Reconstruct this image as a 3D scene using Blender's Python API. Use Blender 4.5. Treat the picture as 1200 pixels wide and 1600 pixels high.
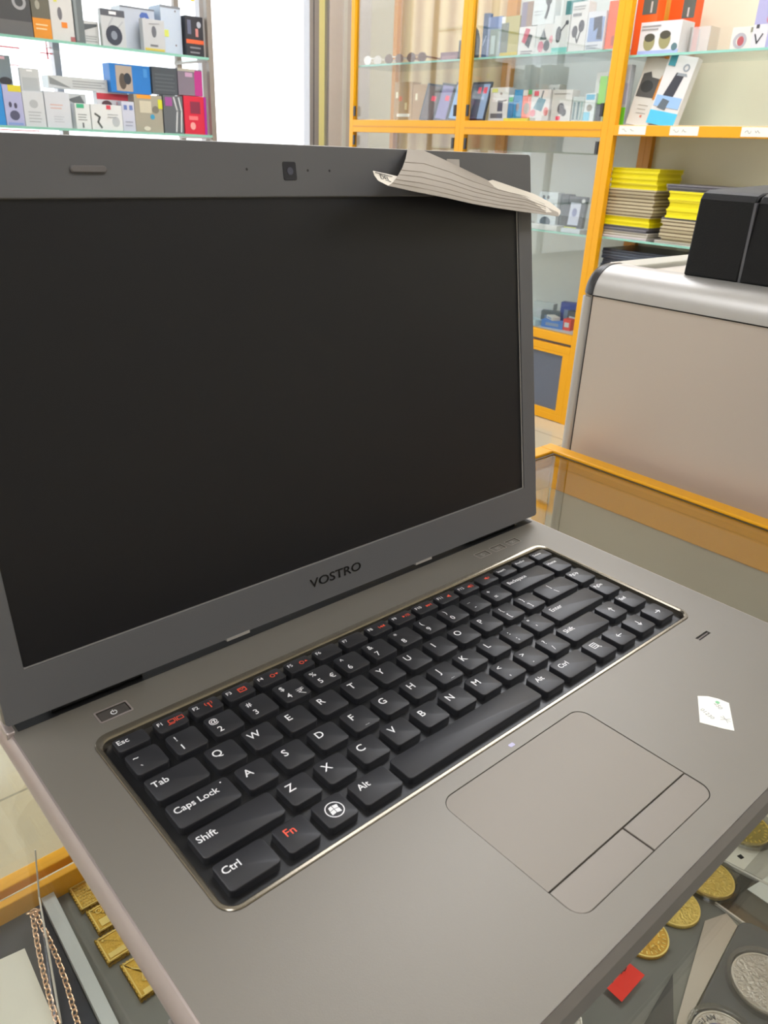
import bpy, math, random
from mathutils import Matrix, Vector
random.seed(7)
R_ = math.radians
for o in list(bpy.data.objects): bpy.data.objects.remove(o)
SC = bpy.context.scene
COL = SC.collection

# ------------------------------------------------------------------ camera
# all lengths below are millimetres; z = 0 is the top of the laptop deck, the shop floor is at z = FLOOR
FLOOR = -908.0
S = 0.001
def W(p): return Vector((p[0]*S, p[1]*S, (p[2]-FLOOR)*S))
cam_d = bpy.data.cameras.new('camera'); cam = bpy.data.objects.new('camera', cam_d); COL.objects.link(cam)
cm = Matrix(((0.7494652530956921, 0.25156439848282985, -0.6123864693297706),
             (-0.6608843653177116, 0.33900114927770175, -0.6695596138261349),
             (0.03916236540433871, 0.9065283085510177, 0.42032455997100016))).to_4x4()
cm.translation = W((-103.90, -258.24, 243.80))
cam.matrix_world = cm
cam_d.sensor_fit = 'VERTICAL'; cam_d.sensor_height = 36.0
cam_d.lens = 1225.94*36/1600
cam_d.clip_start = 0.01; cam_d.clip_end = 60
cam_d.dof.use_dof = True; cam_d.dof.focus_distance = 0.50; cam_d.dof.aperture_fstop = 30
SC.camera = cam
SC.view_settings.view_transform = 'Standard'; SC.view_settings.look = 'None'
SC.view_settings.gamma = 1; SC.view_settings.use_curve_mapping = False
SC.view_settings.exposure = 0.0

# ------------------------------------------------------------------ light
world = bpy.data.worlds.new('overcast_sky'); SC.world = world; world.use_nodes = True
bg = world.node_tree.nodes['Background']; bg.inputs[0].default_value = (0.92, 0.96, 1.0, 1); bg.inputs[1].default_value = 3.2
LAMP = 9.5
LAMPS = [(1350, 1100), (2350, 2650), (1400, -1200), (2500, -900), (2420, 1250), (-1500, -1200), (-900, 800)]  # panels over the books and left of counter: unseen additions brightening cabinets and case

# ------------------------------------------------------------------ materials
def lin(h):
    if isinstance(h, (tuple, list)): return tuple(h)[:3]
    h = h.lstrip('#'); c = [int(h[i:i+2], 16)/255 for i in (0, 2, 4)]
    return tuple(x/12.92 if x <= .04045 else ((x+.055)/1.055)**2.4 for x in c)
MC = {}
def mat(name, col, rough=.5, metal=0.0, noise=0.0, nscale=30, bump=0.0, bscale=200, spec=.5, emit=0):
    key = (name, str(col), rough, metal)
    if key in MC: return MC[key]
    m = bpy.data.materials.new(name); m.use_nodes = True; nt = m.node_tree; b = nt.nodes['Principled BSDF']
    c = lin(col); b.inputs['Base Color'].default_value = (*c, 1); b.inputs['Roughness'].default_value = rough
    b.inputs['Metallic'].default_value = metal; b.inputs['Specular IOR Level'].default_value = spec
    tc = nt.nodes.new('ShaderNodeTexCoord')
    n = nt.nodes.new('ShaderNodeTexNoise'); n.inputs['Scale'].default_value = nscale; n.inputs['Detail'].default_value = 4
    nt.links.new(tc.outputs['Object'], n.inputs['Vector'])
    mx = nt.nodes.new('ShaderNodeMix'); mx.data_type = 'RGBA'
    k = noise if noise else .03
    mx.inputs[6].default_value = (*[max(0, x*(1-k)) for x in c], 1); mx.inputs[7].default_value = (*[min(1, x*(1+k)) for x in c], 1)
    nt.links.new(n.outputs['Fac'], mx.inputs[0]); nt.links.new(mx.outputs[2], b.inputs['Base Color'])
    if bump:
        n2 = nt.nodes.new('ShaderNodeTexNoise'); n2.inputs['Scale'].default_value = bscale; n2.inputs['Detail'].default_value = 3
        nt.links.new(tc.outputs['Object'], n2.inputs['Vector'])
        bp = nt.nodes.new('ShaderNodeBump'); bp.inputs['Strength'].default_value = bump; bp.inputs['Distance'].default_value = .001
        nt.links.new(n2.outputs['Fac'], bp.inputs['Height']); nt.links.new(bp.outputs['Normal'], b.inputs['Normal'])
    if emit:
        b.inputs['Emission Color'].default_value = (*c, 1); b.inputs['Emission Strength'].default_value = emit
    MC[key] = m; return m
def glass(name, tint=(1, 1, 1), rough=0.0, f0=.04):
    m = bpy.data.materials.new(name); m.use_nodes = True; nt = m.node_tree
    for n in list(nt.nodes): nt.nodes.remove(n)
    out = nt.nodes.new('ShaderNodeOutputMaterial'); mix = nt.nodes.new('ShaderNodeMixShader')
    tr = nt.nodes.new('ShaderNodeBsdfTransparent'); tr.inputs[0].default_value = (*tint, 1)
    gl = nt.nodes.new('ShaderNodeBsdfGlossy'); gl.inputs['Roughness'].default_value = rough
    ge = nt.nodes.new('ShaderNodeNewGeometry'); dt = nt.nodes.new('ShaderNodeVectorMath'); dt.operation = 'DOT_PRODUCT'
    nt.links.new(ge.outputs['Normal'], dt.inputs[0]); nt.links.new(ge.outputs['Incoming'], dt.inputs[1])
    def M(op, a, b=None):
        n = nt.nodes.new('ShaderNodeMath'); n.operation = op
        for i, x in enumerate((a, b)):
            if x is None: continue
            if isinstance(x, (int, float)): n.inputs[i].default_value = x
            else: nt.links.new(x, n.inputs[i])
        return n.outputs[0]
    c = M('ABSOLUTE', dt.outputs['Value']); f = M('POWER', M('SUBTRACT', 1.0, c), 5.0); f = M('ADD', M('MULTIPLY', f, 1-f0), f0)
    nt.links.new(f, mix.inputs[0]); nt.links.new(tr.outputs[0], mix.inputs[1]); nt.links.new(gl.outputs[0], mix.inputs[2]); nt.links.new(mix.outputs[0], out.inputs[0])
    return m

DECK = mat('deck_metal', '#7b766d', .42, .3, .03, 14, .05, 2500)
RIM = mat('rim_metal', '#b5a9a4', .32, .6)
LIDM = mat('lid_plastic', '#5f5f60', .42, .1, .03, 10)
BASEM = mat('base_plastic', '#5d5853', .4, .3)
SMOKE = mat('smoked_chrome', '#8f8778', .2, .8)
WELL = mat('keyboard_well', '#131314', .35, 0, .1, 300)
KEYM = mat('keycap_plastic', '#27272a', .42, 0, .03, 60)
LEGW = mat('white_print', '#e9e9ea', .5)
LEGR = mat('red_print', '#e8573e', .5)
SCRN = mat('matte_screen', '#0b0c11', .4, 0, .03, 8, spec=.42)
DARK = mat('gap_black', '#070707', .6)
YEL = mat('yellow_powder_coat', '#e8a400', .45, 0, .02, 10)
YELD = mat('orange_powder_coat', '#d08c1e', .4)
GREYSH = mat('grey_shelf_paint', '#77766f', .45, 0, .04, 4)
CREAM = mat('cream_panel', '#e2dbc2', .55, 0, .03, 2)
WHITE = mat('white_paint', '#e6e4de', .6)
BRUSH = mat('brushed_aluminium', '#c6bbb0', .42, .35, .02, 5)
ALU = mat('satin_aluminium', '#b7b4b0', .42, .45, .02, 5)
BLKP = mat('black_plastic', '#2a2a2c', .35)
BLKL = mat('black_leatherette', '#131314', .55, 0, .05, 60, .2, 900, spec=.25)
GOLD = mat('gold_relief', '#dcc06a', .32, .6, .2, 220, 1.0, 500)
GOLDB = mat('gold_bar_relief', '#cfa63e', .34, .5, .2, 260, 1.0, 600)
GHI = mat('gold_highlight', '#f6dc86', .3, .4)
SHI = mat('silver_highlight', '#e2dcd2', .25, .5)
SILV = mat('silver_relief', '#b5ada4', .3, .6, .15, 90, 1.0, 380)
ROSE = mat('rose_gold', '#efc9a6', .25, .6)
NAVY = mat('dark_tray_pad', '#3a3c45', .6, 0, .06, 30)
PAPERM = mat('newsprint', '#a89f93', .8, 0, .05, 120)
CARDW = mat('white_card', '#efece0', .7)
GL_TOP = glass('counter_glass', (.95, .96, .94), 0.0, .07)
GL_CLR = glass('clear_glass', (.97, .98, .975), 0.0, .05)
GL_WIN = glass('window_glass', (.99, .99, .99), 0.0, .03)
GL_SH = glass('shelf_glass_body', (.90, .955, .94), 0.0, .04)
GL_EDGE = mat('green_glass_edge', '#8fc9b8', .2)
ACRY = glass('acrylic', (.88, .88, .88), .05, .14)
def paint(c, rough=.5): return mat('print_'+str(c).strip('#'), c, rough)

# ------------------------------------------------------------------ mesh helpers
ORG = {}
class MB:
    def __init__(s): s.v = []; s.f = []
    def add(s, vs, fs, T=None):
        n = len(s.v); s.v += [tuple(T(*p)) if T else tuple(p) for p in vs]; s.f += [tuple(i+n for i in f) for f in fs]; return s
    def box(s, x0, x1, y0, y1, z0, z1, T=None):
        if x0 > x1: x0, x1 = x1, x0
        if y0 > y1: y0, y1 = y1, y0
        if z0 > z1: z0, z1 = z1, z0
        return s.add([(x0,y0,z0),(x1,y0,z0),(x1,y1,z0),(x0,y1,z0),(x0,y0,z1),(x1,y0,z1),(x1,y1,z1),(x0,y1,z1)],
                     [(0,3,2,1),(4,5,6,7),(0,1,5,4),(1,2,6,5),(2,3,7,6),(3,0,4,7)], T)
    def loft(s, rings, cap0=True, cap1=True, T=None):
        n = len(rings[0]); vs = [p for r in rings for p in r]; fs = []
        for k in range(len(rings)-1):
            for i in range(n):
                j = (i+1) % n; fs.append((k*n+i, k*n+j, (k+1)*n+j, (k+1)*n+i))
        if cap0: fs.append(tuple(range(n-1, -1, -1)))
        if cap1: fs.append(tuple((len(rings)-1)*n+i for i in range(n)))
        return s.add(vs, fs, T)
    def tube(s, path, r, seg=8, T=None):
        P = [Vector(p) for p in path]; rings = []
        for i, p in enumerate(P):
            d = (P[min(i+1, len(P)-1)]-P[max(i-1, 0)]).normalized()
            a = d.cross(Vector((0, 0, 1)));  a = a if a.length > .05 else d.cross(Vector((1, 0, 0))); a.normalize(); b = d.cross(a)
            rr = r[i] if isinstance(r, (list, tuple)) else r
            rings.append([tuple(p + a*rr*math.cos(2*math.pi*k/seg) + b*rr*math.sin(2*math.pi*k/seg)) for k in range(seg)])
        return s.loft(rings, T=T)
    def disc(s, cx, cy, r, z0, z1, seg=32, ry=None, T=None, ch=0):
        ry = ry or r
        def ring(k, z): return [(cx+(r+k)*math.cos(2*math.pi*i/seg), cy+(ry+k)*math.sin(2*math.pi*i/seg), z) for i in range(seg)]
        if ch: return s.loft([ring(-ch, z0), ring(0, z0+ch), ring(0, z1-ch), ring(-ch, z1)], T=T)
        return s.loft([ring(0, z0), ring(0, z1)], T=T)
    def ring(s, cx, cy, r0, r1, z0, z1, seg=32, T=None, a0=0, a1=360):
        full = abs(a1-a0) >= 360; n = seg if full else seg+1
        vs = []
        for i in range(n):
            a = R_(a0+(a1-a0)*i/seg); c, d = math.cos(a), math.sin(a)
            vs += [(cx+r0*c, cy+r0*d, z0), (cx+r1*c, cy+r1*d, z0), (cx+r1*c, cy+r1*d, z1), (cx+r0*c, cy+r0*d, z1)]
        fs = []
        for i in range(seg):
            a, b = i*4, ((i+1) % n)*4
            for k in range(4): fs.append((a+k, a+(k+1) % 4, b+(k+1) % 4, b+k))
        if not full: fs += [(3, 2, 1, 0), tuple((n-1)*4+k for k in range(4))]
        return s.add(vs, fs, T)
    def stroke(s, pts, w, z0, z1, closed=False, T=None):
        P = list(pts) + ([pts[0]] if closed else [])
        for (xa, ya), (xb, yb) in zip(P[:-1], P[1:]):
            L = math.hypot(xb-xa, yb-ya) or 1; nx, ny = -(yb-ya)/L*w/2, (xb-xa)/L*w/2; ex, ey = (xb-xa)/L*w/3, (yb-ya)/L*w/3
            q = [(xa+nx-ex, ya+ny-ey), (xb+nx+ex, yb+ny+ey), (xb-nx+ex, yb-ny+ey), (xa-nx-ex, ya-ny-ey)]
            s.add([(x, y, z0) for x, y in q]+[(x, y, z1) for x, y in q], [(0,1,2,3),(7,6,5,4),(0,4,5,1),(1,5,6,2),(2,6,7,3),(3,7,4,0)], T)
        return s
    def text(s, txt, size, x, y, z, th=.04, align='CENTER', T=None, rot=0, valign='CENTER', sx=1.0):
        v, f = text_geo(txt, th)
        xs = [p[0] for p in v]; x0, x1 = min(xs), max(xs)
        capm = .35
        ox = {'CENTER': (x0+x1)/2, 'LEFT': x0, 'RIGHT': x1}[align]
        c, d = math.cos(R_(rot)), math.sin(R_(rot)); out = []
        for p in v:
            a, b = (p[0]-ox)*size*sx, (p[1]-capm)*size
            out.append((x+a*c-b*d, y+a*d+b*c, z+(th if p[2] > 0 else 0)))
        return s.add(out, f, T)
TG = {}
def text_geo(txt, th):
    if txt in TG: return TG[txt]
    cu = bpy.data.curves.new('t', 'FONT'); cu.body = txt; cu.size = 1; cu.extrude = .01; cu.offset = .007; cu.resolution_u = 3
    o = bpy.data.objects.new('t', cu); COL.objects.link(o)
    bpy.context.view_layer.update()
    me = bpy.data.meshes.new_from_object(o.evaluated_get(bpy.context.evaluated_depsgraph_get()))
    r = ([tuple(v.co) for v in me.vertices], [tuple(p.vertices) for p in me.polygons])
    bpy.data.objects.remove(o); bpy.data.curves.remove(cu); bpy.data.meshes.remove(me)
    TG[txt] = r; return r
def rrect(x0, x1, y0, y1, r, z, seg=5, off=0.0):
    x0 -= off; x1 += off; y0 -= off; y1 += off; r = max(.05, r+off)
    pts = []
    for cx, cy, a in ((x1-r, y1-r, 0), (x0+r, y1-r, 90), (x0+r, y0+r, 180), (x1-r, y0+r, 270)):
        for k in range(seg+1):
            t = R_(a+90*k/seg); pts.append((cx+r*math.cos(t), cy+r*math.sin(t), z))
    return pts
def plate(outer, holes, z0, z1):
    """flat plate with holes, filled through a 2D curve"""
    cu = bpy.data.curves.new('p', 'CURVE'); cu.dimensions = '2D'; cu.fill_mode = 'BOTH'; cu.extrude = .5
    for c in [outer]+holes:
        sp = cu.splines.new('POLY'); sp.points.add(len(c)-1)
        for i, p in enumerate(c): sp.points[i].co = (p[0], p[1], 0, 1)
        sp.use_cyclic_u = True
    o = bpy.data.objects.new('p', cu); COL.objects.link(o); bpy.context.view_layer.update()
    me = bpy.data.meshes.new_from_object(o.evaluated_get(bpy.context.evaluated_depsgraph_get()))
    v = [(p.co.x, p.co.y, z1 if p.co.z > 0 else z0) for p in me.vertices]; f = [tuple(p.vertices) for p in me.polygons]
    bpy.data.objects.remove(o); bpy.data.curves.remove(cu); bpy.data.meshes.remove(me)
    return v, f
def part(name, mb, m, parent=None, label=None, smooth=True, bevel=0, seg=2, kind=None):
    me = bpy.data.meshes.new(name)
    if parent is not None: og = ORG[parent.name]
    else:
        xs, ys, zs = zip(*mb.v); og = ((min(xs)+max(xs))/2, (min(ys)+max(ys))/2, min(zs))
    me.from_pydata([((p[0]-og[0])*S, (p[1]-og[1])*S, (p[2]-og[2])*S) for p in mb.v], [], mb.f); me.update()
    me.materials.append(m)
    if smooth:
        me.shade_smooth(); me.set_sharp_from_angle(angle=R_(32))
    o = bpy.data.objects.new(name, me); COL.objects.link(o)
    if bevel:
        b = o.modifiers.new('bevel', 'BEVEL'); b.width = bevel*S; b.segments = seg; b.limit_method = 'ANGLE'; b.angle_limit = R_(40)
    if parent is not None: o.parent = parent
    else: o.location = W(og)
    ORG[o.name] = og
    if label: o['label'] = label
    if kind: o['kind'] = kind
    return o
def thing(name, label, cat, loc, rotz=0, group=None, local=False, rotx=0, roty=0):
    o = bpy.data.objects.new(name, None); COL.objects.link(o); o.empty_display_size = .02
    o.location = W(loc); o.rotation_euler = (R_(rotx), R_(roty), R_(rotz)); o['label'] = label; o['category'] = cat
    if group: o['group'] = group
    ORG[o.name] = (0, 0, 0) if local else tuple(loc)
    return o
def tag(o, label, cat, group=None):
    o['label'] = label; o['category'] = cat
    if group: o['group'] = group
    return o
def struct(name, mb, m, **k): return part(name, mb, m, kind='structure', **k)

# ------------------------------------------------------------------ the room
def tile_floor():
    m = bpy.data.materials.new('polished_floor_tiles'); m.use_nodes = True; nt = m.node_tree; b = nt.nodes['Principled BSDF']
    tc = nt.nodes.new('ShaderNodeTexCoord'); br = nt.nodes.new('ShaderNodeTexBrick'); br.offset = 0; br.squash = 1
    br.inputs['Scale'].default_value = 1.0; br.inputs['Brick Width'].default_value = .6; br.inputs['Row Height'].default_value = .6
    br.inputs['Mortar Size'].default_value = .003; br.inputs['Color1'].default_value = (*lin('#bfb297'), 1); br.inputs['Color2'].default_value = (*lin('#b9ac90'), 1)
    br.inputs['Mortar'].default_value = (*lin('#8d8570'), 1)
    mp = nt.nodes.new('ShaderNodeMapping'); mp.inputs['Location'].default_value = (.02, .14, 0)
    nt.links.new(tc.outputs['Object'], mp.inputs[0]); nt.links.new(mp.outputs[0], br.inputs['Vector']); nt.links.new(br.outputs['Color'], b.inputs['Base Color'])
    b.inputs['Roughness'].default_value = .1; b.inputs['IOR'].default_value = 1.75
    return m
struct('floor', MB().box(-2600, 3300, -2600, 3750, FLOOR-40, FLOOR), tile_floor(), smooth=False)
struct('ceiling', MB().box(-2600, 3300, -2600, 3750, 1900, 1940), WHITE, smooth=False)
struct('wall_left', MB().box(-2680, -2600, -2600, 3750, FLOOR, 1900), WHITE, smooth=False)
struct('wall_front', MB().box(-2680, 3380, -2680, -2600, FLOOR, 1900), mat('grey_wall', '#b9b4aa', .7), smooth=False)
struct('wall_right', MB().box(3300, 3380, -2600, 3830, FLOOR, 1900), CREAM, smooth=False)
wb = MB()
wb.box(3000, 3300, 3750, 3830, FLOOR, 1900)
wb.box(-2680, 2900, 3750, 3830, 1450, 1900); wb.box(2900, 3000, 3750, 3830, 1450, 1900)
wb.box(-2680, 2225, 3750, 3830, FLOOR, -500); wb.box(-2680, -2200, 3750, 3830, -500, 1450)
struct('wall_back', wb, mat('warm_grey_wall', '#d6cdc7', .6), smooth=False)
FR = mat('grey_door_frame', '#a3a2a4', .35, .5)
wf = MB()
for x in (-2200, -700, 690, 1450, 2195): wf.box(x, x+30, 3755, 3800, -500, 1450)
wf.box(-2200, 2225, 3755, 3800, -500, -460); wf.box(-2200, 2225, 3755, 3800, 1410, 1450)
wn = struct('window_1', wf, FR, smooth=False)
part('window_pane', MB().box(-2170, 2195, 3775, 3781, -460, 1410), GL_WIN, wn, smooth=False)
df = MB().box(2225, 2250, 3750, 3810, FLOOR, 1450).box(2862, 2922, 3750, 3810, FLOOR, 1450).box(2225, 2922, 3750, 3810, 1410, 1450).box(2250, 2862, 3750, 3810, FLOOR, FLOOR+60)
dr = struct('door_1', df, FR, smooth=False)
part('door_pane', MB().box(2250, 2862, 3777, 3783, FLOOR+60, 1410), GL_WIN, dr, smooth=False)
part('door_frame_groove', MB().box(2888, 2893, 3748, 3752, FLOOR, 1410), mat('groove', '#55555a', .5), dr, smooth=False)
w2 = struct('window_2', MB().box(2922, 2930, 3755, 3800, FLOOR, 1450).box(2985, 3000, 3755, 3800, FLOOR, 1450), FR, smooth=False)
part('window_pane', MB().box(2930, 2985, 3775, 3781, FLOOR, 1450), mat('yellow_film', '#e9e09a', .5), w2, smooth=False)
struct('wall_highlight_1', MB().box(3095, 3120, 3742, 3750, FLOOR, 1900), WHITE, smooth=False)  # white strip painting the bright highlight down the back wall
struct('pavement', MB().box(-9000, 9000, 3830, 14000, FLOOR-60, FLOOR-20), mat('pale_paving', '#d8d6d0', .8), smooth=False)
yb = MB().box(2240, 2262, 3900, 3915, 800, 1200)
for i, (x, y) in enumerate(LAMPS):
    t = thing('ceiling_light', ['square ceiling light panel nearest the shelves by the window', 'square ceiling light panel by the far display cabinets', 'square ceiling light panel above the camera side of the counter',
              'square ceiling light panel over the right end behind the counter', 'added square light panel, unseen above the open cabinet of books, brightening the cabinets', 'square ceiling light panel at the near left of the shop', 'added square light panel, unseen left of the counter, brightening the silver case'][i], 'light', (x, y, 1890), local=True)
    part('frame', MB().ring(0, 0, 1, 1, 0, 1) if 0 else MB().box(-460, 460, -460, -440, 0, 9).box(-460, 460, 440, 460, 0, 9).box(-460, -440, -440, 440, 0, 9).box(440, 460, -440, 440, 0, 9), WHITE, t, smooth=False)
    part('diffuser', MB().box(-440, 440, -440, 440, 3, 6), mat('lamp_diffuser', '#f6f8ff', .5, emit=LAMP), t, smooth=False)

# ------------------------------------------------------------------ the glass display counter
GZ = -33.0
XE, YE = 534.0, 186.0
FL = -248.0           # floor of the display compartment
ct = thing('display_counter', 'yellow framed glass display counter carrying the open laptop', 'display counter', (0, 0, FLOOR))
part('glass_top', MB().box(-1398, XE, -558, YE, GZ-6, GZ), GL_TOP, ct, smooth=False)
part('edge_seal', MB().box(XE-2.5, XE, -558, YE, GZ, GZ+.5).box(-1398, XE-2.5, YE-2.5, YE, GZ, GZ+.5), mat('rubber_seal', '#4a4028', .5), ct, smooth=False)
part('frame_rail', MB().box(XE, XE+17, -575, YE+17, GZ-38, GZ+3), YEL, ct, label='yellow rail along the right end', bevel=1.5, smooth=False)
part('frame_rail', MB().box(-1415, XE, YE, YE+17, GZ-38, GZ+3), YEL, ct, label='yellow rail along the far side', bevel=1.5, smooth=False)
part('frame_rail', MB().box(-1415, -1398, -575, YE, GZ-38, GZ+3), YEL, ct, bevel=1.5, smooth=False)
part('frame_rail', MB().box(-1398, XE, -575, -558, GZ-38, GZ+3), YEL, ct, bevel=1.5, smooth=False)
for (x, y) in ((XE, YE), (XE, -575), (-1415, YE), (-1415, -575)):
    part('corner_post', MB().box(x, x+17, y, y+17, FLOOR, GZ-38), YEL, ct, smooth=False)
part('side_panel', MB().box(XE+2, XE+10, -558, YE, FLOOR+60, GZ-38), mat('side_panel_beige', '#b9b29f', .5), ct, smooth=False)
part('front_pane', MB().box(-1398, XE, YE+6, YE+10, FL+14, GZ-38), GL_CLR, ct, smooth=False)
part('pane_track', MB().box(-1398, XE, YE+2, YE+13, -237, -229), YEL, ct, bevel=.8, smooth=False)
part('pane_track', MB().box(-1398, XE, YE-11, YE-5, -253, -230), YEL, ct, bevel=.8, smooth=False)
part('track_channel', MB().box(-1398, XE, YE-5, YE+2, -250, -242), mat('channel', '#6a5a35', .5), ct, smooth=False)
part('display_shelf', MB().box(-1398, XE, -558, YE-11, FL-14, FL), GREYSH, ct, smooth=False)
part('cabinet_body', MB().box(-1398, XE, -556, 120, FLOOR+60, FL-16), mat('counter_body', '#d8d4c8', .5), ct, smooth=False)
part('plinth', MB().box(-1380, XE-20, -530, 100, FLOOR, FLOOR+60), mat('plinth', '#4a4a4a', .6), ct, smooth=False)

# things lying in the counter
tr = thing('jewellery_tray', 'grey framed jewellery tray with dark pad under the glass, lower left', 'tray', (-120, 90, FL), local=True)
# local frame: right edge runs slightly slanted
def slab(pts, z0, z1): return MB().loft([[(x, y, z0) for x, y in pts], [(x, y, z1) for x, y in pts]])
def rel(pts): return [(x+120, y-90) for x, y in pts]
part('pad', slab(rel([(-240, 60), (-21, 60), (-16, 182), (-240, 186)]), 0, 3), NAVY, tr, smooth=False)
part('frame', slab(rel([(-21, 30), (-13, 30), (-6.5, 189), (-15.6, 183)]), 0, 8), mat('tray_frame', '#c9ccca', .4), tr, smooth=False, label='right rail of the tray frame')
part('frame', slab(rel([(-15.8, 183.5), (-7.2, 189.8), (-240, 196), (-240, 187)]), 0, 8), mat('tray_frame', '#c9ccca', .4), tr, smooth=False, label='far rail of the tray frame')
cd = slab([(-110, 40), (-42, 40), (-37, 147.5), (-110, 158)], FL+3.2, FL+4)
tag(part('card', cd, CARDW, smooth=False), 'white card lying on the dark pad of the jewellery tray', 'card')
rod = MB().tube([(-14.4, 170, -190), (-19.2, 163, -225), (-37.8, 83, FL+5)], [.5, .6, .8], 8)
tag(part('display_rod', rod, mat('rod_grey', '#ddd8ce', .4), smooth=True), 'thin pale rod leaning in the counter with a gold chain over it', 'rod')
ch = MB()
def links(p0, p1, n, sag):
    for i in range(n):
        t = i/(n-1); x = p0[0]+(p1[0]-p0[0])*t + sag*math.sin(math.pi*t); y = p0[1]+(p1[1]-p0[1])*t; z = p0[2]+(p1[2]-p0[2])*t
        d = math.atan2(p1[1]-p0[1], p1[0]-p0[0]); roll = R_(35 if i % 2 else -35)
        vs = []; fs = []; NU, NV = 10, 5
        for a in range(NU):
            u = 2*math.pi*a/NU
            for b in range(NV):
                v = 2*math.pi*b/NV
                rx, ry = 2.4+.55*math.cos(v), 1.6+.55*math.cos(v)
                q = (rx*math.cos(u), ry*math.sin(u), .55*math.sin(v))
                q = (q[0], q[1]*math.cos(roll)-q[2]*math.sin(roll), q[1]*math.sin(roll)+q[2]*math.cos(roll))
                vs.append((x+q[0]*math.cos(d)-q[1]*math.sin(d), y+q[0]*math.sin(d)+q[1]*math.cos(d), z+q[2]))
                fs.append((a*NV+b, ((a+1) % NU)*NV+b, ((a+1) % NU)*NV+(b+1) % NV, a*NV+(b+1) % NV))
        ch.add(vs, fs)
zc = FL+7
links((-24, 161, zc+6), (-30.5, 75, zc), 24, 2.5); links((-26, 160, zc+6), (-40.5, 75, zc), 24, -1.5); links((-26.5, 163, zc+7), (-22, 161.5, zc+7), 3, 0)
tag(part('chain_necklace', ch, ROSE), 'rose gold link chain draped down the tray', 'necklace')
gb = [((2.3, 150.5), (2.5, 176.5), 24, 'rectangular gold piece with honeycomb relief nearest the yellow track, topmost of the column'),
      ((4.6, 126.5), (5.2, 150), 22, 'narrow gold piece second from the yellow track in the column beside the laptop'),
      ((.2, 101.5), (1.2, 125.3), 26, 'widest gold piece, third from the yellow track in the column beside the laptop'),
      ((5.6, 66.5), (6, 98), 20, 'long gold piece at the near end of the column beside the laptop')]
for i, (a, b, wd, lb) in enumerate(gb):
    L = b[1]-a[1]-1; t = thing('gold_bar', lb, 'gold piece', (a[0]+wd/2, (a[1]+b[1])/2, FL), group='gold pieces with notched edges', local=True)
    m = MB(); ring = []
    n = 9
    for k in range(n*2): ring.append((-wd/2 + (0.9 if k % 2 else 0), -L/2+L*k/(2*n-1)))
    for k in range(n*2): ring.append((-wd/2+wd*k/(2*n-1), L/2 - (0.9 if k % 2 else 0)))
    for k in range(n*2): ring.append((wd/2 - (0.9 if k % 2 else 0), L/2-L*k/(2*n-1)))
    for k in range(n*2): ring.append((wd/2-wd*k/(2*n-1), -L/2 + (0.9 if k % 2 else 0)))
    m.loft([[(x, y, 0) for x, y in ring], [(x, y, 3) for x, y in ring]])
    part('body', m, GOLDB, t, smooth=False)
    r = MB().box(-wd/2+1.5, wd/2-1.5, L/2-2.2, L/2-1.4, 3, 3.5).box(-wd/2+1.5, wd/2-1.5, -L/2+1.4, -L/2+2.2, 3, 3.5).box(-wd/2+1.2, -wd/2+2, -L/2+1.4, L/2-1.4, 3, 3.5)
    if i == 0:
        for a_ in range(4):
            for b_ in range(7): r.ring(-wd/2+3.6+a_*2.1+(b_ % 2), -L/2+4+b_*2.6, .5, .9, 3, 3.5, 6)
        r.box(-1, 7, 1, 8, 3, 3.8).box(1, 9, -8, -3, 3, 3.6)
    elif i == 1:
        r.ring(-4, 6, 1.6, 2.2, 3, 3.6, 12).box(0, 8, 3, 8, 3, 3.7).box(-7, -1, -7, -1, 3, 3.5)
    elif i == 2:
        r.box(3, 7, 0, 7, 3, 3.8).ring(4.5, -4, 1.2, 1.9, 3, 3.6, 10).disc(-9, 7, .8, 3, 4, 8).box(-10, 1, -8, -4, 3, 3.4)
    else:
        r.stroke([(-5, 8), (0, 3), (-3, -4), (4, -9)], .8, 3, 3.6).ring(2, 8, 1, 1.6, 3, 3.6, 10).box(-6, 4, -13, -10, 3, 3.5)
    part('relief', r, GHI, t, smooth=False)
def coin(cx, cy, r, lb, m, cap=False, z=FL, group=None, th=2.6):
    t = thing('coin', lb, 'coin', (cx, cy, z), group=group, local=True)
    part('disc', MB().disc(0, 0, r, 0, th, 48, ch=.4), m, t)
    part('raised_rim', MB().ring(0, 0, r-1.2, r-.2, th, th+.6, 48), SHI if m is SILV else GHI, t)
    rl = MB()
    for k in range(34):
        a = random.uniform(0, 6.28); q = random.uniform(0, r*.62)
        x, y = q*math.cos(a), q*math.sin(a); an = random.uniform(0, 3.14); l = random.uniform(1.2, 3.4)
        rl.stroke([(x-l*math.cos(an)/2, y-l*math.sin(an)/2), (x+l*math.cos(an)/2, y+l*math.sin(an)/2)], .9, th, th+.5)
    for k in range(26):
        a = 2*math.pi*k/26; rl.stroke([(r*.75*math.cos(a), r*.75*math.sin(a)), (r*.84*math.cos(a), r*.84*math.sin(a))], .8, th, th+.35)
    part('relief', rl, SHI if m is SILV else GHI, t, smooth=False)
    if cap:
        part('capsule', MB().ring(0, 0, r+.6, r+3.2, 0, 5.5, 48), ACRY, t)
    return t
G = 'gold coins in the display counter'
coin(371, -118.5, 18, 'gold coin in a clear capsule, beside the silver edged clear plate', GOLD, True, group=G, z=FL+2)
coin(331, -113, 18, 'plain gold coin between the capsuled coin and the darker gold coin', GOLD, group=G)
coin(292, -111.5, 17.5, 'gold coin with dark speckled relief, next to the red tag', mat('gold_dark_relief', '#cfa144', .32, .6, .3, 160, 1.0, 500), group=G)
coin(256, -105, 14, 'gold coin mostly hidden beneath the red tag', GOLD, group=G)
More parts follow.
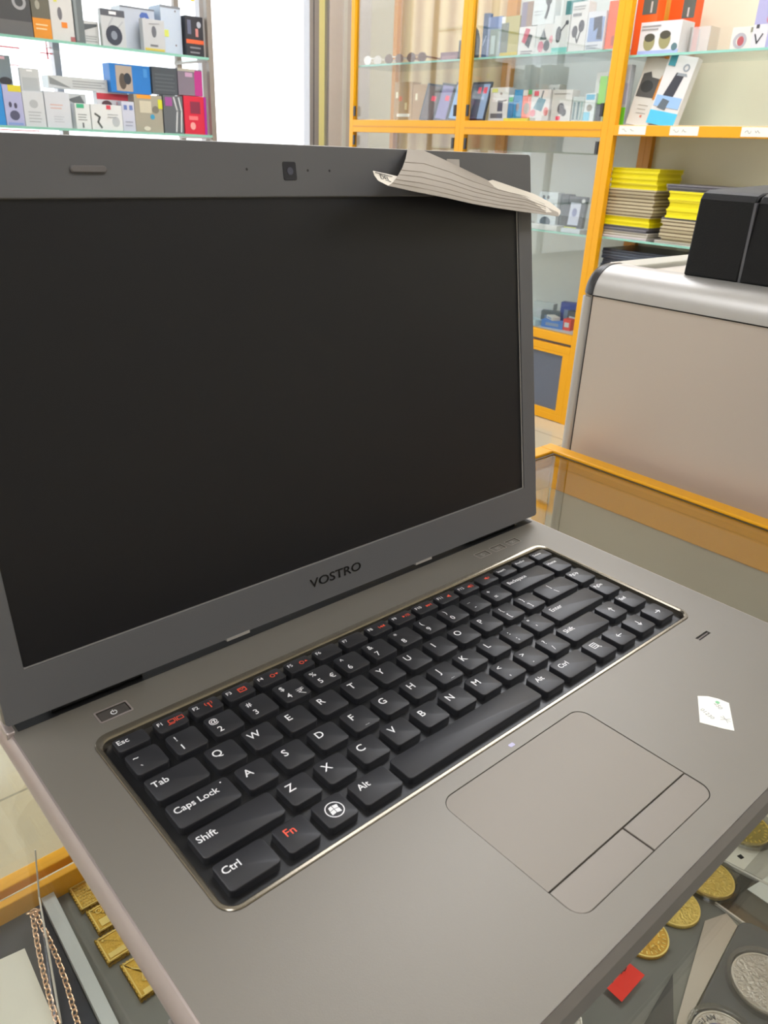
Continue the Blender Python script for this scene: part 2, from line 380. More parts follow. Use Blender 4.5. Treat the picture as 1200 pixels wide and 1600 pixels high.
coin(440, -113, 19, 'pale gold coin on white card at the right edge of the photo', mat('pale_gold', '#d3c172', .25, .8, .2, 80, .8, 350), True, group=G, z=FL+3)
coin(199, -110, 14, 'small silver coin just showing below the laptop front edge', SILV, group='silver coins')
rt = MB(); q = [(238, -115.5), (262.5, -117), (265, -129), (238.5, -129)]
rt.loft([[(q[0][0], q[0][1], FL+4), (q[1][0], q[1][1], FL+6.5), (q[2][0], q[2][1], FL+3.8), (q[3][0], q[3][1], FL+2.8)], [(q[0][0], q[0][1], FL+4.4), (q[1][0], q[1][1], FL+6.9), (q[2][0], q[2][1], FL+4.2), (q[3][0], q[3][1], FL+3.2)]])
rtg = thing('price_tag', 'bright red paper tag lying by the coins', 'price tag', (250, -122, FL+3))
part('paper', rt, mat('red_tag', '#ff3a28', .6), rtg, smooth=False)
part('pen_mark', MB().stroke([(252, -119), (254.5, -118.6), (256, -119.4), (258.5, -118.8)], .5, FL+6.4, FL+6.7).stroke([(243, -118.4), (244.5, -118)], .5, FL+5.2, FL+5.5), DARK, rtg, smooth=False)
# black coin pad with silver coins
bp = thing('coin_pad', 'dark grey rounded pad holding two capsuled silver coins', 'pad', (320, -200, FL))
pp = []
for (cx, cy, r, a0, a1) in ((352, -162, 7, 80, 10), (368, -250, 7, 0, -90), (240, -260, 7, -90, -180), (268-8, -172, 7, 180, 100)):
    pass
part('body', MB().loft([[(x, y, FL) for x, y in [(236, -168), (343, -152.5), (349, -151.5), (354, -152.5), (357.5, -156), (359.5, -162), (375, -262), (222, -262)]], [(x, y, FL+5) for x, y in [(236, -168), (343, -152.5), (349, -151.5), (354, -152.5), (357.5, -156), (359.5, -162), (375, -262), (222, -262)]]]), mat('charcoal_pad', '#45474a', .6), bp, bevel=1, smooth=False)
coin(319, -184.5, 21.5, 'large silver coin in a clear capsule on the dark pad', SILV, True, z=FL+5, group='silver coins')
sc5 = coin(262, -184, 18.5, 'silver coin with lettered rim and coloured centre at the bottom edge of the photo', SILV, True, z=FL+5, group='silver coins')
part('painted_centre', MB().disc(0, 2, 9, 2.6, 3.3, 24), mat('painted_blue', '#59607c', .4), sc5)
part('painted_centre', MB().disc(4, 4, 4, 3.3, 3.6, 16), mat('painted_red', '#d8694f', .4), sc5)
letr = MB()
for k, c_ in enumerate('GEORGIAN'):
    a = R_(150-14*k); letr.text(c_, 4, 14.2*math.cos(a), 14.2*math.sin(a), 2.6, .7, rot=math.degrees(a)-90)
part('rim_lettering', letr, mat('coin_lettering', '#6c6c70', .4, .5), sc5, smooth=False)
st = slab([(336, -134), (354, -141), (350, -151), (236, -166), (256, -158)], FL, FL+2.5)
tag(part('metal_strip', st, mat('pale_metal', '#c8beb2', .3, .5), smooth=False), 'pale tapering strip along the far side of the dark coin pad', 'strip')
tag(part('dark_wedge', slab([(236, -146), (282, -140), (252, -158), (236, -164)], FL, FL+2), mat('black_card', '#26272a', .5), smooth=False), 'black card corner between the red tag and the pale strip', 'card')
ap = thing('acrylic_plate', 'clear acrylic plate with bright edge beside the capsuled gold coin', 'acrylic plate', (420, -160, FL))
part('sheet', MB().box(357.5, 470, -260, -131, FL, FL+1.6), ACRY, ap, smooth=False)
part('polished_edge', MB().box(356, 357.5, -260, -131, FL, FL+2.2), mat('bright_edge', '#e9e7e2', .15, .3), ap, smooth=False)
tag(part('card', slab([(386, -141), (430, -150), (430, -240), (386, -190)], FL+1.8, FL+2.4), mat('grey_card', '#d4d8d4', .6), smooth=False), 'pale card lying on the acrylic plate', 'card')
wc = thing('card', 'white printed card with a small black mark, under the pale gold coin', 'card', (430, -130, FL), )
part('sheet', slab([(399, -112), (408, -160), (475, -175), (475, -95)], FL, FL+.8), CARDW, wc, smooth=False)
part('printed_mark', slab([(411, -121), (415, -122), (414, -125.5), (410.4, -124.5)], FL+.8, FL+1.0), DARK, wc, smooth=False)
part('polished_edge', slab([(394, -112), (396, -112), (408, -175), (406, -175)], FL, FL+3), mat('bright_edge', '#e9e7e2', .15, .3), wc, smooth=False)

# ------------------------------------------------------------------ the laptop
lp = thing('laptop', 'open grey aluminium laptop with black keyboard standing on the glass counter', 'laptop', (145, -60, GZ))
DX0, DX1, DY0, DY1 = -39.0, 330.5, -182.3, 72.0
base = MB(); DYB = DY0+1.6
prof = [(-24, -30, 4), (-16, -29.2, 5), (-5, -24, 5), (0.8, -15, 5), (3.2, -9.5, 5), (3.6, -8.0, 5)]
base.loft([rrect(DX0, DX1, DYB, DY1, r, z, off=o) for o, z, r in prof] + [rrect(DX0, DX1, DYB, DY1, 5, -3.2, off=-1)])
part('base_shell', base, BASEM, lp)
part('base_rim', MB().loft([rrect(DX0, DX1, DYB, DY1, 5, z, off=o) for o, z in ((3.6, -8.0), (4.2, -6.6), (3.6, -4.4), (1.8, -1.6), (.5, -.3), (-.4, -.3), (-.4, -3.1))], cap0=False, cap1=False), RIM, lp)
hull_k = rrect(-14.4, 303.2, -88.5, 27.2, 8, 0, 6)
tp = rrect(81.2, 177.8, -168.2, -96.8, 7, 0, 6)
pw = rrect(-5.2, 10.2, 35.2, 43.4, .8, 0, 2)
mbs = [rrect(x-5.6, x+5.6, 37, 43.2, .8, 0, 2) for x in (260, 275.4, 290.8)]
fp = rrect(281, 293.4, -104.9, -102, .3, 0, 2)
v, f = plate(rrect(DX0, DX1, DY0+.6, DY1, 4.4, 0, off=-.4), [hull_k, tp, pw, fp]+mbs, -3.0, 0)
part('palm_rest', MB().add(v, f), DECK, lp, smooth=False)
part('front_lip', MB().loft([[(x0_, y, z) for y, z in ((-181.6, -.1), (-184.4, -2.4), (-185.7, -8.4), (-181, -4))] for x0_ in (DX0+1, DX1-1)]), mat('front_lip_metal', '#625d56', .45, .2), lp)
# keyboard surround
sur = MB()
def kring(o, z, dt=0, r=8): return rrect(-14.3+o, 303.1-o, -88.4+o, 27.1-o-dt, max(2.5, r-o), z, 6)
sur.loft([kring(0, -1), kring(0, .3), kring(.35, .6), kring(1.5, .6, 1.6), kring(2.3, -.1, 2.2), kring(2.5, -3.2, 2.3)], False, False)
part('keyboard_surround', sur, SMOKE, lp, label='shiny smoked rim around the keyboard')
part('keyboard_tray', MB().loft([rrect(-12, 300.8, -86.1, 22.6, 5, -3.15), rrect(-12, 300.8, -86.1, 22.6, 5, -2.9)]), WELL, lp)
# touchpad
part('touchpad', MB().loft([[(x, max(y, -153.0) if y > -146 else -153.0, z) if y > -146 else (81.6 if x < 130 else 177.4, -153.0, z) for x, y, _ in rrect(81.6, 177.4, -152.4, -97.2, 6.4, 0, 6)] for z in (-2.8, -.25)]), mat('touchpad_metal', '#817a70', .46, .25, .02, 20), lp)
BT = mat('touchpad_button', '#807970', .42, .3)
def halfbtn(xa, xb, left):
    r = 6.2; y0, y1 = -167.8, -153.6; z = []
    pts = [(xa, y1), (xb, y1)] if False else []
    if left:
        pts = [(xb, y0), (xb, y1), (xa, y1)] + [(xa+r-r*math.cos(R_(a)), y0+r-r*math.sin(R_(a))) for a in range(0, 91, 15)]
    else:
        pts = [(xa, y1), (xa, y0)] + [(xb-r+r*math.sin(R_(a)), y0+r-r*math.cos(R_(a))) for a in range(0, 91, 15)] + [(xb, y1)]
    return slab(pts, -2.8, -.2)
part('touchpad_button', halfbtn(81.6, 128.9, True), BT, lp, bevel=.3)
part('touchpad_button', halfbtn(129.7, 177.4, False), BT, lp, bevel=.3)
part('touchpad_gap', MB().box(81.4, 177.6, -168, -97, -3.05, -2.9), DARK, lp, smooth=False)
part('touchpad_light', MB().loft([rrect(129.9, 133.1, -94.6, -92.6, .6, 0), rrect(129.9, 133.1, -94.6, -92.6, .6, .12)]), mat('indicator_lilac', '#a59fc0', .3), lp)
# power key and media keys
pk = part('power_button', MB().loft([rrect(-4.5, 9.5, 35.9, 42.7, .6, -2.5, 2), rrect(-4.5, 9.5, 35.9, 42.7, .6, -.5, 2), rrect(-4.5, 9.5, 35.9, 42.7, .5, -.25, 2, off=-.3)]), mat('button_metal', '#6a6560', .35, .6), lp)
part('power_symbol', MB().ring(2.6, 39.2, 1.15, 1.55, -.25, -.1, 24, a0=115, a1=425).box(2.4, 2.8, 39.4, 41.2, -.25, -.1), LEGW, pk, smooth=False)
part('button_bezel', plate_b := MB().add(*plate(rrect(-5.6, 10.6, 34.8, 43.8, 1, 0), [rrect(-4.8, 9.8, 35.6, 43, .6, 0)], -.1, .12)), RIM, lp, smooth=False)
for i, x in enumerate((260, 275.4, 290.8)):
    k = part('media_button', MB().loft([rrect(x-5.1, x+5.1, 37.5, 42.7, .6, -2.5, 2), rrect(x-5.1, x+5.1, 37.5, 42.7, .6, -.3, 2)]), DECK, lp)
    s = MB()
    if i == 0: s.stroke([(x-1.2, 39), (x-.2, 39), (x-.2, 41.3), (x+1, 41.3)], .25, -.3, -.2).ring(x, 40.1, 1.2, 1.45, -.3, -.2, 12)
    elif i == 1: s.stroke([(x-1.6, 39.2), (x+1.6, 39.2), (x+1.6, 41.2), (x-1.6, 41.2)], .25, -.3, -.2, True).stroke([(x-.8, 40.2), (x+.8, 40.2)], .25, -.3, -.2)
    else: s.stroke([(x-1.6, 39.2), (x+1.6, 39.2), (x+1.6, 41.2), (x-1.6, 41.2)], .25, -.3, -.2, True).disc(x, 40.2, .5, -.3, -.2, 8)
    part('button_symbol', s, mat('grey_print', '#b5b0a8', .5), k, smooth=False)
    part('button_bezel', MB().add(*plate(rrect(x-6, x+6, 36.7, 43.5, 1, 0), [rrect(x-5.3, x+5.3, 37.3, 42.9, .6, 0)], -.1, .1)), mat('bezel_metal', '#a59c92', .3, .7), lp, smooth=False)
fr_ = part('fingerprint_reader', MB().box(281, 293.4, -104.9, -102, -2.6, -.9), DARK, lp, smooth=False)
part('sensor_strip', MB().box(281.4, 293, -103.8, -102.9, -.9, -.5), mat('sensor', '#6b625c', .25, .5), fr_, smooth=False)
for (x, y) in ((-60+42, -160), (310, -160), (-18, 50), (310, 50)):
    part('rubber_foot', MB().loft([rrect(x-12, x+12, y-5, y+5, 3, GZ), rrect(x-12, x+12, y-5, y+5, 3, -28.5)]), BLKP, lp)
# ports along the left side
for (y0, y1, z0, z1, nm) in ((38, 48, -19, -10, 'vent_slot'), (20, 34, -17, -11, 'side_port'), (-4, 12, -17, -11, 'side_port'), (-24, -8, -16, -11, 'side_port')):
    part(nm, MB().box(-40.7, -36, y0, y1, -14.5, -10.6), DARK, lp, smooth=False)
part('disc_latch', MB().box(-43.6, -36, -128, -100, -16, -10.5), mat('latch_grey', '#7c7670', .35, .5), lp, bevel=1)

# ---- keys
KZ = .9
LS_ = 1.17
def key(cx, cy, w, h, legs, r=2.0, label=None):
    m = MB(); x0, x1, y0, y1 = cx-w/2, cx+w/2, cy-h/2, cy+h/2
    m.loft([rrect(x0, x1, y0, y1, r, z, 4, off=o) for o, z in ((-.1, -2.9), (0, -.6), (0, .45), (-.18, .76), (-.55, KZ))])
    k = part('key', m, KEYM, lp, label=label)
    groups = {}
    for lg in legs:
        col = lg[0]; mb = groups.setdefault(col, MB()); kind = lg[1]
        if kind == 't': mb.text(lg[2], lg[3]*LS_, cx+lg[4], cy+lg[5], KZ, .05, lg[6] if len(lg) > 6 else 'CENTER')
        elif kind == 's':
            mb.stroke([(cx+a, cy+b) for a, b in lg[2]], lg[3], KZ, KZ+.05, lg[4] if len(lg) > 4 else False)
        elif kind == 'd': mb.disc(cx+lg[2], cy+lg[3], lg[4], KZ, KZ+.05, 12)
        elif kind == 'r': mb.ring(cx+lg[2], cy+lg[3], lg[4], lg[5], KZ, KZ+.05, 24)
        elif kind == 'q':
            mb.loft([[(cx+a, cy+b, KZ) for a, b in lg[2]], [(cx+a, cy+b, KZ+.05) for a, b in lg[2]]])
    for col, mb in groups.items():
        part('key_legend', mb, LEGW if col == 'w' else LEGR, k, smooth=False, label=('white legend on the key' if col == 'w' else 'red legend on the key'))
    return k
KW, KH, PT, RP = 15.0, 14.5, 19.0, 18.4
def row(y, x0, n): return [(x0+PT*i, y) for i in range(n)]
nums = [('~', '`'), ('!', '1'), ('@', '2'), ('#', '3'), ('$', '4'), ('%', '5'), ('^', '6'), ('&', '7'), ('*', '8'), ('(', '9'), (')', '0'), ('_', '-'), ('+', '=')]
for (x, y), (a, b) in zip(row(0, 0, 13), nums):
    lg = [('w', 't', a, 3.9, -3.6, 3.6 if a != '_' else 4.2), ('w', 't', b, 4.3, -3.4, -2.8 if b != '`' else -3.4)]
    if b == '4':
        lg += [('w', 's', [(1.6, -1.2), (5.4, -1.2)], .4), ('w', 's', [(1.6, -2.3), (5.4, -2.3)], .4), ('w', 's', [(1.8, -1.2), (3.6, -1.3), (4.2, -2.3), (3.6, -3.3), (1.8, -3.4), (4.4, -6)], .4)]
    if b == '5': lg += [('w', 't', '€', 4.0, 4.0, -2.9)]
    key(x, y, KW, KH, lg)
def two(a, b, s=4.2): return [('w', 't', a, s, -3.4, 3.4), ('w', 't', b, s, -3.2, -2.9)]
for i, ((x, y), c) in enumerate(zip(row(-RP, 27.8, 12), 'QWERTYUIOP[]')):
    key(x, y, KW, KH, [('w', 't', c, 5.0, -2.8, 2.6)] if i < 10 else two('{' if c == '[' else '}', c))
for i, ((x, y), c) in enumerate(zip(row(-2*RP, 31.9, 11), "ASDFGHJKL;'")):
    lg = [('w', 't', c, 5.0, -2.8, 2.6)] if i < 9 else two(':' if c == ';' else '"', c)
    if c in 'FJ': lg.append(('w', 's', [(-1.2, -5.6), (1.2, -5.6)], .12))
    key(x, y, KW, KH, lg)
for i, ((x, y), c) in enumerate(zip(row(-3*RP, 40.8, 10), "ZXCVBNM,./")):
    key(x, y, KW, KH, [('w', 't', c, 5.0, -2.8, 2.6)] if i < 7 else two({',': '<', '.': '>', '/': '?'}[c], c))
def span(x0, x1, y, h, lg, **k): return key((x0+x1)/2, y, x1-x0, h, lg, **k)
L_ = 'LEFT'
span(-7.6, 16.8, -RP, KH, [('w', 't', 'Tab', 4.1, -10.2, 2.4, L_)])
span(-7.6, 20.9, -2*RP, KH, [('w', 't', 'Caps Lock', 4.0, -12, 2.4, L_), ('w', 'd', 10.5, 5.0, .35)])
span(-7.6, 29.8, -3*RP, KH, [('w', 't', 'Shift', 4.1, -16.6, 2.4, L_)])
Y5 = -4*RP
span(-7.6, 14.6, Y5, KH, [('w', 't', 'Ctrl', 4.1, -9, 2.4, L_)])
key(26, Y5, KW, KH, [('r', 't', 'Fn', 4.6, -1.4, 2.4)])
key(45, Y5, KW, KH, [('w', 'r', 0, 0, 3.7, 4.15), ('w', 'q', [(-2.2, .2), (-.2, .5), (-.2, 2.3), (-1.8, 2.0)]), ('w', 'q', [(.1, .5), (2.0, .1), (2.4, 1.8), (.15, 2.3)]),
                    ('w', 'q', [(-2.5, -2.0), (-.3, -1.7), (-.25, .2), (-2.3, -.1)]), ('w', 'q', [(0, -1.8), (2.0, -2.3), (2.1, -.2), (.1, .2)])], label='black key with a round window emblem')
span(56.4, 77, Y5, KH, [('w', 't', 'Alt', 4.1, -7.3, 2.8, L_)])
span(80.4, 170.6, Y5, KH, [], label='long blank space bar')
span(174, 189.4, Y5, KH, [('w', 't', 'Alt', 3.8, -4.8, 2.6, L_)])
span(193, 217.4, Y5, KH, [('w', 't', 'Ctrl', 3.8, -9, 2.6, L_)])
key(228.8, Y5, KW, KH, [('w', 's', [(-3.2, .6), (1, .6), (1, 4.4), (-3.2, 4.4)], .5, True), ('w', 's', [(-2.4, 3.2), (.2, 3.2)], .45), ('w', 's', [(-2.4, 1.9), (.2, 1.9)], .45), ('w', 's', [(.2, 1.2), (1.6, -.4)], .6)])
def arrow(dx, dy):
    return [('w', 's', [(-2.2*dx, -2.2*dy), (2.0*dx, 2.0*dy)], .5), ('w', 's', [(.6*dx-1.3*dy, .6*dy-1.3*dx), (2.2*dx, 2.2*dy), (.6*dx+1.3*dy, .6*dy+1.3*dx)], .5)]
key(248, Y5, KW, KH, arrow(-1, 0)); key(267.8, Y5, KW, KH, arrow(0, -1)); key(288, Y5, KW, KH, arrow(1, 0)); key(267.8, -3*RP, KW, KH, arrow(0, 1))
span(222.8, 256.6, -3*RP, KH, [('w', 't', 'Shift', 3.9, -14, 2.6, L_)])
span(233, 277.4, -2*RP, KH, [('w', 't', 'Enter', 3.9, -17.5, 3.2, L_)])
span(248, 277.4, -RP, KH, two('|', '\\'))
span(239.2, 277.4, 0, KH, [('w', 't', 'Backspace', 3.5, -16.2, 2.8, L_)])
for y, s_ in ((0, 'Home'), (-RP, 'PgUp'), (-2*RP, 'PgDn'), (-3*RP, 'End')): key(288.2, y, KW, KH, [('w', 't', s_, 2.9, -6, 3.4, L_)])
# function row
FY, FH = 15.2, 9.2
def fkey(x, nm, extra=(), w=15.0, sz=2.7): key(x, FY, w, FH, ([('w', 't', nm, sz, -6, 1.4, L_)] if nm else []) + list(extra), r=1.6)
fkey(0, 'Esc', sz=3.6)
fx = [19.2+18.05*i for i in range(16)]
r_ = 'r'
fkey(fx[0], 'F1', [(r_, 's', [(-.8, -.6), (2.0, -.6), (2.0, 1.6), (-.8, 1.6)], .35, True), (r_, 's', [(-1.6, -1.4), (1.4, -1.4)], .35), (r_, 's', [(2.8, 2), (2.8, -1)], .35), (r_, 's', [(3.6, -.6), (6.4, -.6), (6.4, 1.6), (3.6, 1.6)], .35, True)])
fkey(fx[1], 'F2', [(r_, 's', [(2, -2.2), (2, .8)], .5), (r_, 'd', 2, 1.2, .6), (r_, 's', [(.6, 2.2), (.2, 1.2), (.6, .2)], .35), (r_, 's', [(3.4, 2.2), (3.8, 1.2), (3.4, .2)], .35)])
fkey(fx[2], 'F3', [(r_, 's', [(.2, -1.2), (4, -1.2), (4, 1.6), (.2, 1.6)], .5, True), (r_, 's', [(.6, 1.4), (2.1, 0), (3.6, 1.4)], .4)])
fkey(fx[3], 'F4', [(r_, 'r', 1.8, .2, .9, 1.35), (r_, 'q', [(3.6, 1.0), (5.4, 1.0), (4.5, -.3)])])
fkey(fx[4], 'F5', [(r_, 'r', 1.8, .2, .9, 1.35), (r_, 'q', [(3.6, -.3), (5.4, -.3), (4.5, 1.0)])])
fkey(fx[5], 'F6'); fkey(fx[6], 'F7')
tri = lambda x, d: [(x-.8*d, 1.0), (x-.8*d, -1.0), (x+.9*d, 0)]
fkey(fx[7], 'F8', [(r_, 'q', tri(2.2, -1)), (r_, 'q', tri(3.9, -1)), (r_, 's', [(.8, 1), (.8, -1)], .35)])
fkey(fx[8], 'F9', [(r_, 'q', tri(1.4, 1)), (r_, 's', [(2.8, -1), (3.4, 1)], .35), (r_, 's', [(4.3, 1), (4.3, -1)], .45), (r_, 's', [(5.3, 1), (5.3, -1)], .45)])
fkey(fx[9], 'F10', [(r_, 'q', tri(2.2, 1)), (r_, 'q', tri(3.8, 1)), (r_, 's', [(5.2, 1), (5.2, -1)], .35)])
spk = lambda: [(r_, 'q', [(1, .6), (2, .6), (3.2, 1.6), (3.2, -1.6), (2, -.6), (1, -.6)])]
fkey(fx[10], 'F11', spk()); fkey(fx[11], 'F12', spk()+[(r_, 's', [(3.9, 1), (4.3, 0), (3.9, -1)], .35), (r_, 's', [(4.7, 1.5), (5.2, 0), (4.7, -1.5)], .35)])
fkey(fx[12], '', [(r_, 'q', [(-1, 1.2), (0, 1.2), (1.2, 2.2), (1.2, -1), (0, 0), (-1, 0)]), (r_, 's', [(1.9, 1.2), (3, 0)], .35), (r_, 's', [(1.9, 0), (3, 1.2)], .35)])
fkey(fx[13], 'Insert', sz=2.6); fkey(fx[14], 'PrntScr', sz=2.4); fkey(290.0, 'Delete', sz=2.4)
# sticker on the palm rest
sk = part('price_sticker', MB().loft([[(x, y, z) for x, y in ((232.8, -129.6), (236.6, -132.9), (239, -137.4), (240, -142.5), (222, -154.2), (219.3, -150.3), (214.6, -140.6))] for z in (.02, .22)]), CARDW, lp, smooth=False, label='small white torn price sticker')
ink = MB().text('01230', 3.2, 223.5, -139.8, .24, .04, rot=-107).text('250', 3.2, 233.5, -140.3, .24, .04, rot=-118).stroke([(224.5, -146), (228.5, -149)], .3, .24, .28).stroke([(225, -149.5), (228, -145.5)], .3, .24, .28).stroke([(226.5, -145), (226.7, -150)], .3, .24, .28)
part('pen_writing', ink, mat('grey_ink', '#9a9c98', .6), sk, smooth=False)
part('green_dot', MB().disc(235.8, -138.6, 1.1, .24, .3, 12), mat('green_dot', '#7fc08c', .5), sk, smooth=False)

# ---- lid
BLX, BLY, BLZ = -28.1615, 55.3234, 29.1068
ta = R_(9.8363)
def LT(u, v, w=0.0): return (BLX+u, BLY+v*math.sin(ta)-w*math.cos(ta), BLZ+v*math.cos(ta)+w*math.sin(ta))
LU0, LU1, LV0, LV1 = -13.2, 358.0, -24.3, 218.0
lid = MB()
lid.loft([rrect(LU0, LU1, LV0, LV1, 2.6, z, 5, off=o) for o, z in ((-3, -12.5), (-.8, -11.5), (0, -9.5), (0, -2.2))], True, False, T=LT)
part('lid', lid, mat('lid_back_metal', '#8b8580', .3, .6), lp)
v, f = plate(rrect(LU0, LU1, LV0, LV1, 2.6, 0, 5, off=-.5), [rrect(-.4, 344.6, -.4, 193.9, .6, 0, 2)], -3, .4)
bz = part('screen_bezel', MB().add(v, f, LT), LIDM, lp, smooth=False)
part('bezel_edge', MB().loft([rrect(LU0, LU1, LV0, LV1, 2.6, z, 5, off=o) for o, z in ((0, -2.6), (.05, -1.2), (-.5, .35), (-.9, .35))], False, False, T=LT), mat('bezel_edge_grey', '#716c68', .3, .3), lp)
part('inner_chamfer', MB().loft([rrect(0, 344.2, 0, 193.5, .6, z, 2, off=o) for o, z in ((.8, .45), (0, -1.3))], False, False, T=LT), mat('chamfer_grey', '#8f8c88', .25, .3), bz, label='thin pale bevel framing the screen')
part('screen', MB().box(-.2, 344.4, -.2, 193.7, -1.6, -1.2, T=LT), SCRN, lp, smooth=False, label='matte black switched off screen')
wbm = part('webcam', MB().loft([rrect(165.6, 173.7, 201.2, 209.9, 1, z, 3, off=o) for o, z in ((0, .3), (-.2, .7))], T=LT), mat('webcam_black', '#26272d', .25), bz)
part('lens', MB().disc(169.7, 205.5, 1.8, .7, .95, 20, T=LT), mat('lens_glass', '#4a4c58', .1), wbm)
for u in (144.9, 180.8, 194.6):
    part('microphone_hole', MB().disc(u, 206, .65, .3, .46, 10, T=LT), DARK, bz)
part('rubber_bumper', MB().loft([rrect(60, 75.5, 203.3, 206.3, 1.4, z, 4, off=o) for o, z in ((0, .3), (0, 1.2), (-.5, 1.7))], T=LT), mat('bumper_grey', '#6a6664', .5), bz)
part('logo', MB().text('VOSTRO', 7.4, 173.2, -11.0, .4, .35, T=LT, sx=1.3), mat('debossed_logo', '#2b2927', .2, .5), bz, smooth=False)
for u in (105.5, 243):
    part('lid_bump', MB().box(u-7, u+7, LV0-.6, LV0+.8, -3, .9, T=LT), mat('clip_grey', '#9a958f', .35), bz, smooth=False)
for x0, x1 in ((-20, 25), (265, 312)):
    h = MB().tube([(x0, 60, 1.5), (x1, 60, 1.5)], 4.2, 16)
    part('hinge', h, BLKP, lp)
part('hinge_shadow', MB().box(DX0+3, DX1-3, 52.5, 62, -.02, .25), DARK, lp, smooth=False)  # black strip painting the shadow between lid bottom and deck
part('hinge_cap', MB().loft([rrect(DX0-2.2, DX0+1.6, 51.5, 70, 1, z, 3) for z in (-6, 1.6)]), RIM, lp, bevel=.5)

# ---- folded paper slip hung over the lid
cols = [((637, 233), (607, 290))]
pap = thing('paper_slip', 'curled strip of newsprint taped over the top right of the laptop screen', 'paper', LT(300, 190, 10))
# front flap: columns of points (u, v, w) from top edge to bottom fold
F = [
  [(249.7, 217.7, 1.5), (243.6, 212.1, 6.0), (235.2, 206.6, 12.0), (226.9, 201.8, 17.0), (220.3, 198.5, 20.5), (214.8, 196.4, 22.5)],
  [(262.0, 217.4, 1.5), (256.7, 211.6, 7.0), (249.4, 205.8, 13.0), (242.2, 200.6, 18.0), (237.6, 196.7, 20.5), (233.1, 193.7, 22.0)],
  [(281.1, 212.2, 1.5), (277.7, 207.4, 6.0), (273.3, 202.3, 11.0), (267.2, 197.3, 16.0), (262.8, 193.3, 19.0), (258.6, 190.5, 21.0)],
  [(299.8, 206.6, 1.5), (298.5, 202.2, 5.0), (295.0, 197.9, 9.0), (290.4, 193.6, 13.0), (285.8, 190.2, 16.0), (281.8, 187.6, 18.0)],
  [(320.7, 200.6, 1.5), (320.7, 197.4, 4.5), (318.3, 194.1, 8.0), (315.2, 190.5, 11.0), (311.0, 187.4, 14.0), (306.8, 185.1, 16.0)],
  [(344.4, 196.2, 2.0), (345.7, 193.7, 4.0), (344.4, 191.2, 6.5), (341.8, 188.3, 9.0), (338.6, 185.5, 11.0), (334.8, 182.7, 13.0)],
  [(365.0, 190.2, 3.0), (365.0, 188.1, 5.0), (364.4, 186.4, 6.5), (363.1, 184.3, 8.0), (361.1, 182.6, 9.5), (357.8, 181.0, 11.0)],
  [(378.5, 183.2, 5.0), (377.8, 182.7, 6.0), (377.2, 182.2, 7.0), (376.5, 181.3, 8.0), (375.9, 180.5, 8.5), (374.5, 179.7, 9.0)],
]
def sheet(F, th):
    nv, nu = len(F[0]), len(F); vs = []; fs = []
    for k in (0, 1):
        for c in F:
            for p in c: vs.append(LT(p[0], p[1], p[2]-k*th))
    N = nu*nv
    for i in range(nu-1):
        for j in range(nv-1):
            a = i*nv+j; fs.append((a, a+1, a+nv+1, a+nv)); fs.append((N+a, N+a+nv, N+a+nv+1, N+a+1))
    for i in range(nu-1):
        a, b = i*nv, (i+1)*nv; fs += [(a, b, N+b, N+a), (a+nv-1, N+a+nv-1, N+b+nv-1, b+nv-1)]
    for j in range(nv-1):
        a = j; b = (nu-1)*nv+j; fs += [(a, N+a, N+a+1, a+1), (b, b+1, N+b+1, N+b)]
    return MB().add(vs, fs)
ff = part('front_fold', sheet(F, .18), PAPERM, pap)
B = [
  [(208.1, 203.8, 19.0), (207.5, 201.5, 20.5), (208.9, 198.9, 21.5), (214.9, 196.3, 22.4)],
  [(229.7, 202.3, 13.0), (226.7, 199.3, 17.0), (228.3, 196.4, 20.0), (233.2, 193.6, 21.9)],
  [(252.7, 198.5, 11.0), (252.0, 195.4, 15.0), (254.8, 192.8, 18.0), (258.7, 190.4, 20.9)],
  [(283.4, 196.5, 6.0), (281.7, 193.6, 10.0), (281.5, 190.4, 14.0), (281.9, 187.5, 17.9)],
  [(319.6, 202.5, 1.5), (314.2, 194.9, 7.0), (309.9, 188.6, 12.0), (306.9, 184.9, 15.9)],
  [(359.1, 194.2, 2.0), (350.7, 190.4, 6.0), (342.4, 185.9, 10.0), (335.0, 182.6, 12.9)],
  [(375.0, 189.0, 2.5), (369.0, 186.0, 6.0), (363.1, 183.0, 9.0), (357.9, 180.9, 10.9)],
  [(384.0, 183.6, 4.0), (381.3, 182.2, 6.0), (378.6, 181.0, 7.5), (374.6, 179.6, 8.9)],
]
bf = part('back_fold', sheet(B, .18), mat('newsprint_inside', '#e4dccd', .8), pap)
# print on the visible inside of the flap and thin lines on the front
def TB(x, y, z):      # the nearly flat inside of the left flap
    t = (x-208)/20; top = 19.6-7*t; bot = 22.0-1.0*t; k = min(1, max(0, (203.6-y)/7)); return LT(x, y, top+(bot-top)*k+z)
part('printed_letters', MB().text('DEL', 3.6, 215.3, 200.4, .5, .1, T=TB, rot=-12, sx=1.2), mat('newspaper_ink', '#3a3836', .7), bf, smooth=False)
part('printed_rule', MB().stroke([(208.6, 203.0), (216, 202.3), (223, 201.6)], .45, .4, .5, T=TB), mat('newspaper_ink', '#3a3836', .7), bf, smooth=False)
ln = MB()
for (j, a) in ((1, .4), (2, .3), (2, .85), (3, .6), (4, .3)):
    pts = []
    for i in range(0, 7):
        p, q2 = F[i][j], F[i][j+1]; pts.append(tuple(p[k]+(q2[k]-p[k])*a for k in range(3)))
    for p, q2 in zip(pts[:-1], pts[1:]):
        ln.add([LT(p[0], p[1]+.22, p[2]+.12), LT(q2[0], q2[1]+.22, q2[2]+.12), LT(q2[0], q2[1]-.22, q2[2]+.12), LT(p[0], p[1]-.22, p[2]+.12)], [(0, 1, 2, 3)])
random.seed(3)
part('printed_lines', ln, mat('faded_ink', '#968d80', .8), ff, smooth=False)
